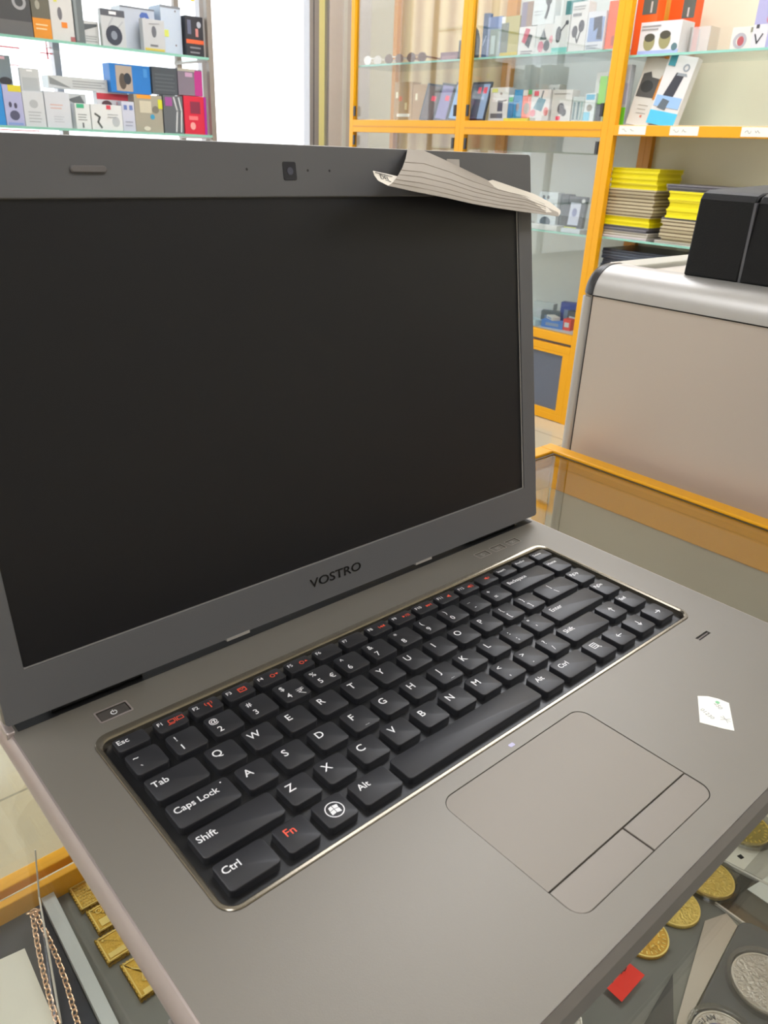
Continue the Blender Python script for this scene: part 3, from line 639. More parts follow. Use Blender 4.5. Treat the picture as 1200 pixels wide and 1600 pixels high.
part('tape', MB().box(281, 291.5, 206, 213.5, .5, .7, T=LT), mat('white_tape', '#b7b0a8', .5), pap, smooth=False)

# ------------------------------------------------------------------ side table + aluminium case + black case behind the counter
sd = thing('side_table', 'plain table behind the right end of the counter under the aluminium case', 'table', (760, 0, FLOOR))
part('table_top', MB().box(556, 1050, -560, 206, -64, -44), mat('table_laminate', '#d8b98c', .5), sd, smooth=False)  # unseen top, raised and orange-toned to bounce warm light onto the case
for x in (580, 1010):
    for y in (-530, 180): part('leg', MB().box(x-18, x+18, y-18, y+18, FLOOR, -64), mat('table_leg', '#6b6259', .5), sd, smooth=False)
ac = thing('aluminium_case', 'large silver aluminium case with rounded edge and black corner, behind the counter', 'case', (760, -60, -44))
AY0, AY1 = -380, 207
part('body', MB().box(577, 940, AY0+4, AY1-3, -44, 128), mat('case_body', '#b5aba0', .4, .4), ac, smooth=False)
part('front_panel', MB().box(574.5, 577.5, AY0+12, 193.5, -43, 120.5), BRUSH, ac, smooth=False)
def arcp(n, x0, z0, rx, rz, a0, a1): return [(x0+rx*math.cos(R_(a0+(a1-a0)*k/n)), z0+rz*math.sin(R_(a0+(a1-a0)*k/n))) for k in range(n+1)]
pr_ = arcp(10, 601, 122, 29.5, 27, 180, 90) + [(612, 149), (612, 144), (604, 140), (580, 122)]
part('edge_roll', MB().loft([[(x, y, z) for x, z in pr_] for y in (AY0+14, 192)]), ALU, ac, label='rounded silver roll along the top front edge')
pc = [(x-.6, z+.6) for x, z in arcp(10, 601, 122, 29.5, 27, 180, 90)] + [(618, 149), (618, 138), (604, 134), (580, 119)]
rings = []
for y, s_ in ((192, 1.0), (198, 1.0), (203, .93), (206, .82), (207.4, .66)):
    cx, cz = 612, 122
    rings.append([(cx+(x-cx)*s_, y, cz+(z-cz)*s_) for x, z in pc])
part('corner_cap', MB().loft(rings), BLKP, ac, label='black plastic corner cap')
part('side_edge', MB().loft([rrect(574, 590, 193.8, 207, 5, -44, 4), rrect(574, 590, 193.8, 207, 5, 119, 4)]), ALU, ac)
part('panel_seam', MB().box(574.2, 575.4, 193.2, 194, -43, 121.5).box(574.2, 576, AY0+12, 194, 120.3, 121.9), DARK, ac, smooth=False)
part('top_rail', MB().box(612, 930, 176, 206, 128, 149), mat('case_rail', '#b9b8ae', .4, .3), ac, bevel=2, smooth=False)
part('top_panel', MB().box(612, 930, AY0+20, 176, 128, 144), mat('case_top', '#cfc8bf', .4, .3), ac, smooth=False)
bc = thing('black_case', 'black two-part case with a pale seam standing on the aluminium case', 'case', (650, 30, 149))
def bshell(y0, y1):
    pr2 = [(600, 149), (604, 214), (608, 219), (616, 221.5), (730, 226), (730, 149)]
    a = []
    return MB().loft([[(x, y0 + (3.5 if z > 200 else 0)*0, z) for x, z in pr2], [(x, y1, z) for x, z in pr2]])
part('shell', bshell(117.5, 66.5), BLKL, bc, bevel=1.5, label='far half of the black case')
part('shell', bshell(64.5, -60), BLKL, bc, bevel=1.5, label='near half of the black case')
part('seam', MB().box(601.5, 725, 64.3, 66.7, 149, 214), mat('worn_seam', '#56565a', .5), bc, smooth=False)

# ------------------------------------------------------------------ display cabinets along the right wall (face x = 2904)
FX, BX = 2904, 3230
def sections():
    units = [('display_cabinet', 'yellow framed glass cabinet nearest the door, sunglasses on its glass shelf', 2615, 3445, 'tan'),
             ('display_cabinet', 'yellow framed glass cabinet in the middle, rows of earphone boxes behind its doors', 1792, 2615, 'cream'),
             ('display_cabinet', 'open yellow framed shelf unit nearest the silver case, with white price labels on its rail', 700, 1792, 'open')]
    tan = bpy.data.materials.new('tan_door_reflection'); tan.use_nodes = True; nt = tan.node_tree; b = nt.nodes['Principled BSDF']  # tan stripes paint the slatted reflection in the glass doors onto the back
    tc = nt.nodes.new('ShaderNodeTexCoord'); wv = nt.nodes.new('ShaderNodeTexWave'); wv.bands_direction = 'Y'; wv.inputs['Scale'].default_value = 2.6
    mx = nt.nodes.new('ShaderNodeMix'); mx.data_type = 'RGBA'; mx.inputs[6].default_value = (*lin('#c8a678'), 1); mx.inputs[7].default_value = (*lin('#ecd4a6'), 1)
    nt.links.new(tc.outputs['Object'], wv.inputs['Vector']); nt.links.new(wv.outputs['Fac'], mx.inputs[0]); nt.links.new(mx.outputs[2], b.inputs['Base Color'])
    for nm, lb, y0, y1, kd in units:
        c = thing(nm, lb, 'cabinet', (FX+160, (y0+y1)/2, FLOOR), group='display cabinets along the right wall')
        P = lambda n, x0, x1, a, b_, z0, z1, m, **k: part(n, MB().box(x0, x1, a, b_, z0, z1), m, c, smooth=False, **k)
        TOP = 1300
        for y in (y0, y1-30):
            P('frame_post', FX, FX+30, y, y+30, FLOOR, TOP, YEL, bevel=1.5)
            P('frame_post', BX-30, BX, y if y == y0 else y, (y+30), FLOOR, TOP, YELD, bevel=1.5)
        rails = ((318, 377), (-535, -494), (TOP-30, TOP), (-580, -548), (-905, -875)) if kd != 'open' else ((326, 364), (-535, -494), (TOP-30, TOP), (-905, -875))
        for z0, z1 in rails: P('frame_rail', FX, FX+28, y0+30, y1-30, z0, z1, YEL, bevel=1.5)
        if kd != 'open': P('rail_groove', FX-1, FX, y0+30, y1-30, 344, 349, YELD)
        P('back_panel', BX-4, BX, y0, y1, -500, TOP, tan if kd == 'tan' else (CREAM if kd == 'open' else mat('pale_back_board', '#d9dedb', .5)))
        P('middle_shelf', FX+28, BX-4, y0+2, y1-2, 362 if kd == 'open' else 372, 366 if kd == 'open' else 377, WHITE)
        P('bottom_shelf', FX+28, BX-4, y0+2, y1-2, -500, -494, mat('pale_grey_board', '#c3c8c8', .5))
        P('lower_panel', FX+8, FX+12, y0+68, y1-68, -855, -592, mat('blue_grey_panel', '#5f6675', .45), label='blue grey lower door panel')
        for a, b_ in ((y0+30, y0+68), (y1-68, y1-30)): P('door_stile', FX, FX+14, a, b_, -875, -580, YEL, bevel=1)
        P('door_stile', FX, FX+14, y0+68, y1-68, -875, -855, YEL); P('door_stile', FX, FX+14, y0+68, y1-68, -592, -580, YEL)
        P('lower_body', FX+16, BX-4, y0+2, y1-2, -903, -502, mat('cabinet_inner', '#6a6a6e', .6))
        gz = 636 if kd != 'open' else 610
        P('glass_shelf', FX+34, BX-8, y0+3, y1-3, gz-8, gz, GL_SH); P('glass_shelf_edge', FX+32, FX+34, y0+3, y1-3, gz-8, gz, GL_EDGE)
        g2 = -64 if kd != 'open' else -60
        P('glass_shelf', FX+34, BX-8, y0+3, y1-3, g2-8, g2, GL_SH); P('glass_shelf_edge', FX+32, FX+34, y0+3, y1-3, g2-8, g2, GL_EDGE)
        if kd == 'open':
            P('glass_shelf', FX+34, BX-8, y0+3, y1-3, -200, -192, GL_SH)
        else:
            ym = (y0+y1)/2
            for z0, z1 in ((377, TOP-30), (-494, 318)):
                P('glass_door', FX+6, FX+10, y0+30, ym+20, z0, z1, GL_CLR); P('glass_door', FX+16, FX+20, ym-20, y1-30, z0, z1, GL_CLR)
            for z in (395, 255):
                for y in (y0+34, y1-48): P('door_catch', FX-3, FX+5, y, y+14, z, z+48, BLKP, bevel=1)
        if kd == 'open':
            for i, (a, b_) in enumerate(((1617, 1738), (1396, 1513), (1110, 1232))):
                lbp = P('price_label', FX-1.2, FX, a, b_, 331, 362, CARDW)
                m = MB(); yy = b_-14; T2 = lambda x, y, z: (FX-1.2-z, -x, y)
                pts = []
                for k in range(14):
                    pts.append((-yy+k*4.6, 346+random.choice((-4, 3, 5, -2)))); 
                m.stroke(pts[:6], 1.3, 0, .3, T=T2).stroke(pts[8:13], 1.3, 0, .3, T=T2)
                part('handwriting', m, mat('pen_ink', '#4a4a50', .6), lbp, smooth=False)
sections()

# ------------------------------------------------------------------ packaged goods
def pack(name, label, cat, loc, w, h, d, col, art=(), rot=0, group=None, lean=0, side=None, roll=0, rough=.45):
    """box standing on loc (bottom centre of its front face), front face looks along local -y; art is placed in fractions of the face"""
    t = thing(name, label, cat, loc, rot, group, local=True, rotx=lean, roty=roll)
    part('carton', MB().box(-w/2, w/2, 0, d, 0, h), paint(col, rough), t, smooth=False, bevel=.8)
    if side: part('side_panel', MB().box(-w/2-.6, -w/2, 1, d-1, 1, h-1), paint(side), t, smooth=False)
    T = lambda x, y, z: (x, -z, y)
    for k, a in enumerate(art):
        kd = a[0]; m = MB(); c = a[-1]
        z0, z1 = .0 + .5*k*0, .8+.25*k
        X = lambda u: -w/2+u*w
        if kd == 'r': m.box(X(a[1]), X(a[3]), a[2]*h, a[4]*h, z0, z1, T=T); nm = 'printed_panel'
        elif kd == 'e': m.disc(X(a[1]), a[2]*h, a[3]*w, z0, z1, 20, ry=a[4]*h, T=T); nm = 'printed_picture'
        elif kd == 'o': m.ring(X(a[1]), a[2]*h, a[3]*w*.6, a[3]*w, z0, z1, 24, T=T); nm = 'printed_ring'
        elif kd == 'l':
            for q in range(a[5]):
                yy = (a[2]-q*a[6])*h; m.box(X(a[1]), X(a[3]-.06*(q % 2)), yy, yy+a[4]*h, z0, z1, T=T)
            nm = 'printed_lines'
        elif kd == 's': m.stroke([(X(u), v*h) for u, v in a[1]], a[2], z0, z1, T=T); nm = 'printed_drawing'
        elif kd == 'p': m.loft([[(X(u), v*h, z0) for u, v in a[1]], [(X(u), v*h, z1) for u, v in a[1]]], T=T); nm = 'printed_picture'
        elif kd == 'k': m.box(X(a[1]), X(a[3]), a[2]*h, a[4]*h, z0, z1+.4, T=T); nm = 'sticker'
        part(nm, m, paint(c), t, smooth=False)
    return t
BUDS = lambda c: [('e', .35, .55, .09, .10, c), ('e', .65, .62, .09, .10, c), ('s', [(.37, .5), (.42, .28)], 6, c), ('s', [(.63, .55), (.58, .3)], 6, c)]

# --- left display shelves (by the window), shelf fronts at y = 3400
LS = thing('window_shelf_unit', 'glass shelf unit with grey posts in front of the bright shop window', 'shelf unit', (1200, 3560, FLOOR))
for x in (-600, 2028):
    for y in (3400, 3700): part('post', MB().box(x, x+26, y, y+26, FLOOR, 1250), mat('grey_post', '#9b948d', .4, .3), LS, smooth=False, bevel=1.5)
for z in (268, 590, -60, 915):
    part('glass_shelf', MB().box(-570, 2028, 3404, 3720, z-10, z), GL_SH, LS, smooth=False)
    part('glass_shelf_edge', MB().box(-570, 2028, 3400, 3404, z-10, z), GL_EDGE, LS, smooth=False, label='green edge of the glass shelf')
    for x in (-570, 2020): part('shelf_bracket', MB().box(x, x+8, 3402, 3718, z-18, z-10), mat('grey_post', '#9b948d', .4, .3), LS, smooth=False)
GU = 'boxed gadgets on the upper window shelf'; GL_ = 'boxed gadgets on the lower window shelf'
zU, zL = 590, 268
pk_ = []
def L1(name, lb, cat, x0, x1, h, d, col, art=(), y=3425, z=None, grp=GU, **k): return pack(name, lb, cat, ((x0+x1)/2, y, zU if z is None else z), x1-x0, h, d, col, art, group=grp, **k)
L1('headset_box', 'dark headset box at the far left of the upper window shelf', 'box', 1060, 1251, 190, 90, '#4a4b4d', [('r', .0, .0, 1, .28, '#6a696a'), ('o', .78, .62, .14, '#a9a9ad'), ('e', .2, .6, .13, .2, '#2b2c30')])
L1('gadget_box', 'dark box with an orange base on the upper window shelf', 'box', 1254, 1326, 156, 70, '#6b685a', [('r', 0, 0, 1, .46, '#e8942c'), ('e', .35, .75, .13, .1, '#a8a596'), ('l', .15, .3, .8, .03, 2, .09, '#f6d9a6')])
L1('mouse_box', 'tall white box with a mouse picture and an orange sticker', 'box', 1328, 1420, 162, 60, '#d9d8d6', [('e', .42, .6, .1, .14, '#75747a'), ('k', .45, .3, .7, .42, '#f08a2a'), ('r', .2, .84, .34, .98, '#dfe06c'), ('r', .8, .0, 1, .12, '#b46a6a')], side='#c9c9cc')
L1('slim_box', 'slim dark grey box beside the tall white mouse box', 'box', 1424, 1464, 172, 60, '#6f777a', [('r', .1, .05, .35, .95, '#8d9698')])
L1('gadget_box', 'small white box with a grey picture on the upper window shelf', 'box', 1466, 1536, 88, 50, '#d5d6d6', [('p', [(.1, .6), (.9, .8), (.9, .9), (.1, .86)], '#5f6468'), ('l', .15, .35, .85, .03, 3, .1, '#9fa2a4')], y=3450)
t = L1('blister_pack', 'blister pack with headphones and a dark hang tab', 'blister pack', 1538, 1644, 138, 26, '#c9cccf', [('r', 0, .82, 1, 1, '#5d5f68'), ('r', .35, .87, .65, .95, '#f4f5f6'), ('e', .5, .32, .34, .27, '#3c4150'), ('e', .5, .32, .13, .12, '#8c93a0'), ('s', [(.3, .55), (.5, .78)], 5, '#b9bcc2'), ('s', [(.7, .55), (.9, .7)], 5, '#b9bcc2')])
L1('gamepad_box', 'large white box with a blue gamepad picture on the upper window shelf', 'box', 1648, 1806, 166, 90, '#c3cad6', [('p', [(.55, .82), (.62, .9), (.78, .9), (.86, .74), (.8, .72), (.7, .8), (.6, .72)], '#5570b4'), ('r', 0, .96, 1, 1, '#7c808a')], y=3470, side='#d5dae2')
L1('mouse_box', 'mouse pack with yellow base in front of the gamepad box', 'box', 1720, 1822, 122, 34, '#c5c7ca', [('e', .5, .62, .11, .18, '#6d7078'), ('r', .05, .02, .95, .1, '#d7c25a'), ('r', .3, .16, .65, .22, '#77797f'), ('s', [(.3, .85), (.75, .88)], 2, '#8c8e94')], y=3415)
L1('gadget_box', 'tall pale blue box with a yellow green spot', 'box', 1826, 1925, 188, 110, '#c6d2e2', [('r', 0, .95, 1, 1, '#8a8e96'), ('k', .1, .36, .34, .5, '#d8e06a'), ('e', .72, .9, .03, .02, '#6f5a5a'), ('e', .68, .2, .03, .02, '#6f5a5a')], y=3450, side='#b7c6da')
L1('gadget_box', 'black box with an orange stripe at the right end of the upper window shelf', 'box', 1932, 2020, 158, 80, '#33343c', [('r', 0, .32, 1, .42, '#f0673a'), ('r', .1, .55, .3, .9, '#6a6f86'), ('r', .55, .5, .7, .7, '#d38a86'), ('e', .75, .8, .12, .08, '#b9bcc8'), ('l', .2, .2, .8, .04, 2, .12, '#8c8c93')])
D = dict(z=zL, grp=GL_)
L1('gadget_box', 'bright blue box at the left end of the lower window shelf', 'box', 1030, 1096, 150, 70, '#2f8fd8', [('r', 0, .0, .4, 1, '#3fa0e4')], **D)
L1('earphone_box', 'lavender earphone box with a yellow top', 'box', 1098, 1171, 148, 60, '#b4b6dc', [('r', .3, .84, 1, 1, '#e2d23a'), ('e', .32, .52, .08, .07, '#4b4a63'), ('e', .6, .5, .08, .07, '#4b4a63'), ('e', .5, .26, .26, .12, '#595a74'), ('r', .1, .02, .9, .08, '#8fa2da')], **D)
L1('gadget_box', 'white box with faint grey drawing next to the lavender box', 'box', 1173, 1258, 130, 60, '#d3d7dc', [('e', .5, .65, .2, .12, '#b5babf'), ('l', .2, .4, .8, .03, 4, .09, '#b0b5bb')], **D)
L1('blister_pack', 'clear blister pack leaning on the white boxes, half hidden', 'blister pack', 1180, 1258, 84, 16, '#c8ccce', [('r', .1, .05, .9, .6, '#b4babd'), ('r', .35, .86, .65, .94, '#f2f4f5')], z=zL+130, grp=GL_, y=3440)
L1('gadget_box', 'plain white box with pink print on the lower window shelf', 'box', 1262, 1366, 136, 90, '#d4d8e0', [('l', .2, .62, .7, .03, 2, .09, '#d9b5ae'), ('l', .3, .3, .7, .02, 3, .07, '#bcc1ca')], side='#bfc4cd', **D)
L1('gadget_box', 'small white box with a green corner tag', 'box', 1382, 1446, 98, 44, '#dfe3e4', [('r', .1, .82, .6, .98, '#49b58b'), ('l', .15, .55, .75, .03, 3, .1, '#8c9296'), ('r', .4, .05, .5, .25, '#6a6f72')], y=3415, **D)
L1('gadget_box', 'grey and white box standing behind the green tagged box', 'box', 1378, 1462, 136, 30, '#c3c7c8', [('p', [(.0, .82), (.7, .96), (.9, .74), (.4, .72)], '#6d7273')], y=3480, **D)
L1('gadget_box', 'white box with a black cable picture and a red tag', 'box', 1450, 1590, 100, 44, '#e0e3e4', [('s', [(.12, .62), (.26, .5), (.2, .3), (.3, .1)], 8, '#5a6060'), ('r', .5, .82, .64, .98, '#d9485a'), ('e', .78, .35, .12, .2, '#b9bfc4'), ('l', .52, .6, .85, .03, 2, .1, '#9da2a8')], y=3415, **D)
L1('gadget_box', 'white box with a red band behind the black cable box', 'box', 1506, 1650, 152, 40, '#d5d6da', [('r', 0, .8, 1, .96, '#c63b4a'), ('e', .3, .68, .16, .1, '#5a4048'), ('r', .6, .6, .75, .76, '#d7a7ac')], y=3470, **D)
L1('long_box', 'long pale box lying flat on top of the white boxes', 'box', 1303, 1560, 46, 70, '#cfd2d3', [('p', [(.02, .9), (.36, .1), (.3, .1), (.02, .3)], '#8f9394'), ('l', .4, .62, .95, .1, 3, .22, '#a9adb0')], z=zL+152, grp=GL_, y=3470)
L1('gadget_box', 'narrow lavender white box with small blue marks', 'box', 1594, 1652, 118, 40, '#cbcfe0', [('r', .15, .72, .4, .88, '#6b82c0'), ('r', .6, .72, .85, .88, '#6b82c0'), ('l', .2, .3, .8, .03, 2, .12, '#9a9fb4')], y=3420, **D)
L1('gadget_box', 'grey beige box with an orange strip and a blue dot', 'box', 1656, 1790, 150, 60, '#a9a494', [('r', .1, .9, .6, 1, '#f0a23a'), ('r', .18, .52, .6, .84, '#cfc9b4'), ('e', .62, .42, .08, .07, '#3f9cc4'), ('e', .75, .62, .12, .1, '#7d7a70'), ('r', .85, .65, 1, .9, '#d9dc3a'), ('e', .4, .1, .12, .06, '#dcd8c8')], **D)
L1('camera_box', 'blue box with a photo, lying on top of the beige box', 'box', 1562, 1750, 112, 70, '#2b7fd0', [('r', .14, .06, .54, .94, '#b9aa9c'), ('e', .3, .4, .09, .28, '#5a5048'), ('e', .42, .5, .09, .2, '#343b46'), ('r', .82, .6, .92, .9, '#4a96dc')], z=zL+152, grp=GL_, y=3440, rough=.4)
L1('gadget_box', 'grey box with white curved stripes on the lower window shelf', 'box', 1796, 1894, 156, 60, '#63686e', [('s', [(.55, .95), (.7, .6), (.6, .05)], 7, '#cfd3d6'), ('s', [(.8, .95), (.92, .6), (.85, .05)], 7, '#cfd3d6'), ('r', .1, .72, .45, .95, '#a0539a')], **D)
L1('gadget_box', 'red box with a dark square picture at the right end of the lower window shelf', 'box', 1900, 2016, 160, 60, '#d92b46', [('r', .28, .55, .72, .86, '#8a2f4a'), ('r', .2, .38, .6, .48, '#f07a80'), ('e', .36, .22, .12, .1, '#f1a6a2'), ('r', .9, 0, 1, 1, '#b02aa0')], **D)
L1('gadget_box', 'dark grey bundle box stacked above the curved stripe box', 'box', 1754, 1876, 108, 70, '#4f565e', [('l', .1, .7, .9, .05, 5, .14, '#616970')], z=zL+158, grp=GL_, y=3430)
L1('gadget_box', 'magenta and grey box stacked above the red box', 'box', 1880, 2004, 108, 70, '#847a88', [('r', .68, 0, 1, .95, '#c03a8e'), ('r', .3, .7, .6, .86, '#c9a3c4'), ('r', 0, .9, .7, 1, '#bcb8ac')], z=zL+162, grp=GL_, y=3430)
L1('gadget_box', 'slate box with a white pink strip stacked at the far left', 'box', 1090, 1160, 104, 40, '#7d8a90', [('r', 0, .86, .7, .96, '#e0b6c4'), ('e', .6, .12, .35, .14, '#3a3a3e')], z=zL+150, grp=GL_, y=3470)

# window lettering strips and yellow sign outside
dc = MB().box(1150, 1310, 3770, 3773, 574, 580).box(1150, 1290, 3770, 3773, 590, 594).box(1395, 1470, 3770, 3773, 566, 571).box(1425, 1432, 3770, 3773, 545, 590)
dc.box(1150, 1350, 3770, 3773, 222, 228).box(1150, 1350, 3770, 3773, 250, 255).box(1150, 1300, 3770, 3773, 508, 512)
part('window_decal', dc, mat('red_film', '#f0606a', .5), wn, smooth=False)
ys = thing('street_sign', 'yellow sign outside, at the top left of the bright doorway', 'sign', (2480, 4600, FLOOR))
part('panel', MB().box(2630, 2742, 4600, 4612, 985, 1300), mat('yellow_sign', '#f5c400', .5), ys, smooth=False)
part('pole', MB().box(2672, 2700, 4614, 4640, FLOOR-20, 1250), FR, ys, smooth=False)

# --- goods in the wall cabinets: face looks along -x
def C1(name, lb, cat, y0, y1, h, d, col, art=(), x=2985, z=636, grp='earphone and cable boxes on the glass shelf', **k):
    return pack(name, lb, cat, (x, (y0+y1)/2, z), abs(y1-y0), h, d, col, art, rot=-90, group=grp, **k)
g = 'goods on the upper glass shelf of the middle cabinet'
hm = thing('dark_headset', 'dark rounded headset beside the yellow post on the upper glass shelf', 'headset', (3030, 2700, 636), group=None, local=True)
part('shell', MB().loft([rrect(-40, 40, -36, 36, 30, z, 6, off=o) for z, o in ((0, -8), (20, 0), (90, 0), (125, -10), (140, -24))]), mat('dark_fabric', '#3f4a50', .5), hm)
part('cushion', MB().loft([rrect(-56, -40, -30, 30, 7, z, 5) for z in (10, 80)]), BLKP, hm)
C1('gadget_bag', 'blue tinted pouch pack beside the yellow post', 'pack', 2562, 2590, 180, 30, '#4d6690', [('s', [(.2, .3), (.8, .5)], 4, '#a9bddb')], grp=g)
C1('gadget_box', 'blue and white box with a pale green panel, left of the beige carton', 'box', 2478, 2560, 162, 60, '#98a8cc', [('r', .2, .0, .95, .7, '#a9b6b4'), ('r', .3, .1, .6, .55, '#cfe0e2'), ('r', .0, .74, 1, 1, '#8ea2d0')], grp=g)
C1('gadget_carton', 'beige carton with a dark window picture', 'box', 2376, 2478, 158, 60, '#b9ae72', [('r', 0, .12, .42, .85, '#7b8078'), ('r', 0, 0, 1, .12, '#c9b33a'), ('k', 0, .84, .2, 1, '#eceae6'), ('r', .42, .56, 1, .62, '#a99f63')], grp=g)
C1('phone_box', 'white box with a red and black phone picture', 'box', 2278, 2374, 112, 50, '#dcd9d6', [('p', [(.2, .5), (.4, .95), (.65, .9), (.45, .4)], '#c8566a'), ('p', [(.4, .4), (.6, .75), (.8, .7), (.65, .25)], '#4a4850'), ('l', .2, .14, .85, .04, 2, .08, '#8b878a')], grp=g)
C1('gadget_box', 'small purple brown box stacked on the phone box', 'box', 2312, 2374, 92, 40, '#8a7f92', [('r', .5, 0, 1, 1, '#9c8270')], grp=g, z=749, x=2990)
C1('gadget_box', 'white box with pink and black picture under the hanging earbud card', 'box', 2178, 2276, 114, 50, '#d6d3cf', [('e', .3, .28, .16, .18, '#d9607a'), ('p', [(.2, .5), (.4, .85), (.6, .5)], '#4b4d50'), ('e', .62, .3, .16, .18, '#55555c'), ('e', .85, .5, .1, .12, '#e0a0a8')], grp=g)
C1('earphone_box', 'white earphone box with a black earbud, stacked above the pink box', 'box', 2194, 2310, 118, 40, '#d9dcdc', [('s', [(.66, .75), (.72, .5), (.62, .2)], 12, '#4b4a4d'), ('e', .7, .72, .14, .14, '#4b4a4d'), ('l', .1, .4, .45, .03, 2, .1, '#a9adb0')], grp=g, z=751, x=2988)
C1('gadget_box', 'teal box beside the stacked white earphone box', 'box', 2096, 2176, 200, 60, '#4b8e90', [('r', .3, .3, .9, .6, '#5aa09f')], grp=g, x=3040)
C1('earphone_box', 'white box with a black bluetooth earpiece and turquoise base', 'box', 2094, 2174, 138, 40, '#d9dad8', [('e', .35, .5, .17, .22, '#4a4c50'), ('s', [(.5, .6), (.82, .8)], 5, '#4a4c50'), ('r', 0, 0, 1, .16, '#7cc9c0'), ('e', .84, .8, .1, .06, '#4a4c50')], grp=g, x=2970)
C1('earphone_box', 'tall white box with a pair of large black earbuds', 'box', 2010, 2092, 180, 50, '#dbd8d6', [('e', .3, .42, .17, .12, '#454046'), ('e', .68, .52, .17, .12, '#454046'), ('s', [(.32, .4), (.5, .2)], 5, '#454046'), ('s', [(.66, .44), (.5, .2)], 5, '#454046'), ('r', .1, .72, .6, .78, '#8b898c'), ('l', .1, .9, .8, .02, 2, .05, '#a9a7a8')], grp=g, x=2975)
C1('camera_box', 'white box with a dark camera silhouette on blue, right of the earbuds', 'box', 1922, 2008, 140, 50, '#d9dae0', [('r', .1, .25, .95, .85, '#8ea2cc'), ('p', [(.35, .85), (.8, .88), (.9, .3), (.6, .3), (.62, .6), (.4, .5)], '#4b4c5c'), ('l', .1, .14, .7, .03, 2, .07, '#9fa3b0')], grp=g, x=2975)
C1('orange_pack', 'orange pack at the right end of the middle cabinet shelf', 'pack', 1862, 1920, 172, 40, '#f2612a', [('r', .5, .1, .9, .3, '#c24a3a')], grp=g, x=2985)
g = 'goods on the middle shelf of the middle cabinet'
zz = 377
TAB = [('r', .08, .06, .92, .94, '#8fb0d8')]
def tablet(y0, y1, lb, c, tagc, grp, lean=-14):
    t = C1('tablet', lb, 'tablet', y0, y1, 172, 9, '#3e434e', [('r', .08, .06, .92, .94, c), ('k', .55, .7, .8, .86, tagc)], grp=grp, z=zz, lean=lean, x=2960)
    return t
tablet(2560, 2640, 'dark framed tablet leaning by the post with a red tag', '#6d7383', '#f0506a', g)
tablet(2520, 2614, 'tablet with a pale blue screen leaning in the middle cabinet', '#9db9e0', '#f0506a', g)
C1('charger_box', 'white box with a small black charger picture and yellow sticker', 'box', 2400, 2512, 140, 50, '#dad6d3', [('r', .45, .3, .72, .62, '#5c5459'), ('r', .1, .1, .75, .24, '#6c6668'), ('k', .1, .86, .4, .97, '#dfe07a'), ('s', [(.7, .6), (.9, .62)], 4, '#5c5459'), ('e', .6, .82, .05, .04, '#a08a80')], grp=g, z=zz)
C1('flat_box', 'flat yellow box lying under the coloured boxes', 'box', 2256, 2398, 13, 60, '#e8d83c', grp=g, z=zz, x=2960)
C1('gadget_box', 'blue box with a brown oval on the yellow flat box', 'box', 2318, 2366, 116, 40, '#2f8cc4', [('e', .5, .4, .2, .14, '#7a6a70')], grp=g, z=zz+13)
C1('gadget_box', 'blue box with a green cap left of the taller blue box', 'box', 2368, 2398, 96, 40, '#3a7fb8', [('r', .1, .7, .9, .9, '#4bb878'), ('r', 0, .9, 1, 1, '#c9d6dc')], grp=g, z=zz+13)
C1('gadget_box', 'coral and grey box with a green top', 'box', 2262, 2316, 114, 40, '#ec7a66', [('r', 0, .8, .5, 1, '#d8d4d0'), ('r', .55, .84, 1, 1, '#55b866'), ('e', .5, .35, .3, .2, '#a49890')], grp=g, z=zz+13)
C1('watch_box', 'white box with a blue watch picture and red corner', 'box', 2156, 2258, 122, 40, '#ded9d6', [('p', [(.15, .4), (.4, .75), (.8, .68), (.6, .3)], '#5f8c9c'), ('k', .15, .8, .38, .95, '#f0405a'), ('e', .15, .25, .14, .12, '#ea6a78'), ('e', .85, .3, .12, .14, '#e58a86'), ('s', [(.55, .75), (.62, .95)], 6, '#7a8b98')], grp=g, z=zz+4, x=2975)
C1('small_box', 'tiny white box perched behind the watch box', 'box', 2162, 2218, 150, 50, '#dadad6', [('e', .5, .86, .1, .06, '#9a9a98')], grp=g, z=zz, x=3040)
C1('earphone_box', 'white box with a black earpiece and a red tag below', 'box', 2046, 2152, 124, 50, '#cfcbc5', [('e', .5, .42, .17, .18, '#4d4648'), ('e', .66, .3, .12, .12, '#4d4648'), ('k', .3, .06, .5, .18, '#ee3b50'), ('l', .1, .86, .9, .03, 1, .1, '#9b978f')], grp=g, z=zz)
C1('gadget_box', 'short teal grey box with vertical stripes', 'box', 1980, 2040, 96, 50, '#aeb8b4', [('r', .1, .1, .25, .8, '#5b7478'), ('r', .45, .1, .6, .8, '#5b7478'), ('r', .75, .1, .85, .8, '#7fa2a0')], grp=g, z=zz)
C1('gadget_box', 'white box with sky blue panels near the right post', 'box', 1926, 1978, 108, 40, '#d9dfe0', [('r', .1, .78, .9, .96, '#3fa4c8'), ('e', .5, .5, .25, .12, '#8a8478'), ('r', 0, .05, .6, .35, '#7cc4dc')], grp=g, z=zz)
C1('gadget_box', 'white box with a round corner hole above the sky blue box', 'box', 1912, 1968, 188, 30, '#d6d3cf', [('o', .5, .82, .2, '#77706c')], grp=g, z=zz, x=3030)
C1('gadget_box', 'lime green box beside the right post of the middle cabinet', 'box', 1884, 1920, 170, 40, '#7ccc1e', [('r', 0, 0, 1, .34, '#d9e6a0')], grp=g, z=zz, x=2990)
C1('black_gadget', 'small black gadget standing before the lime green box', 'gadget', 1880, 1902, 66, 16, '#1c1f20', grp=g, z=zz, x=2960)
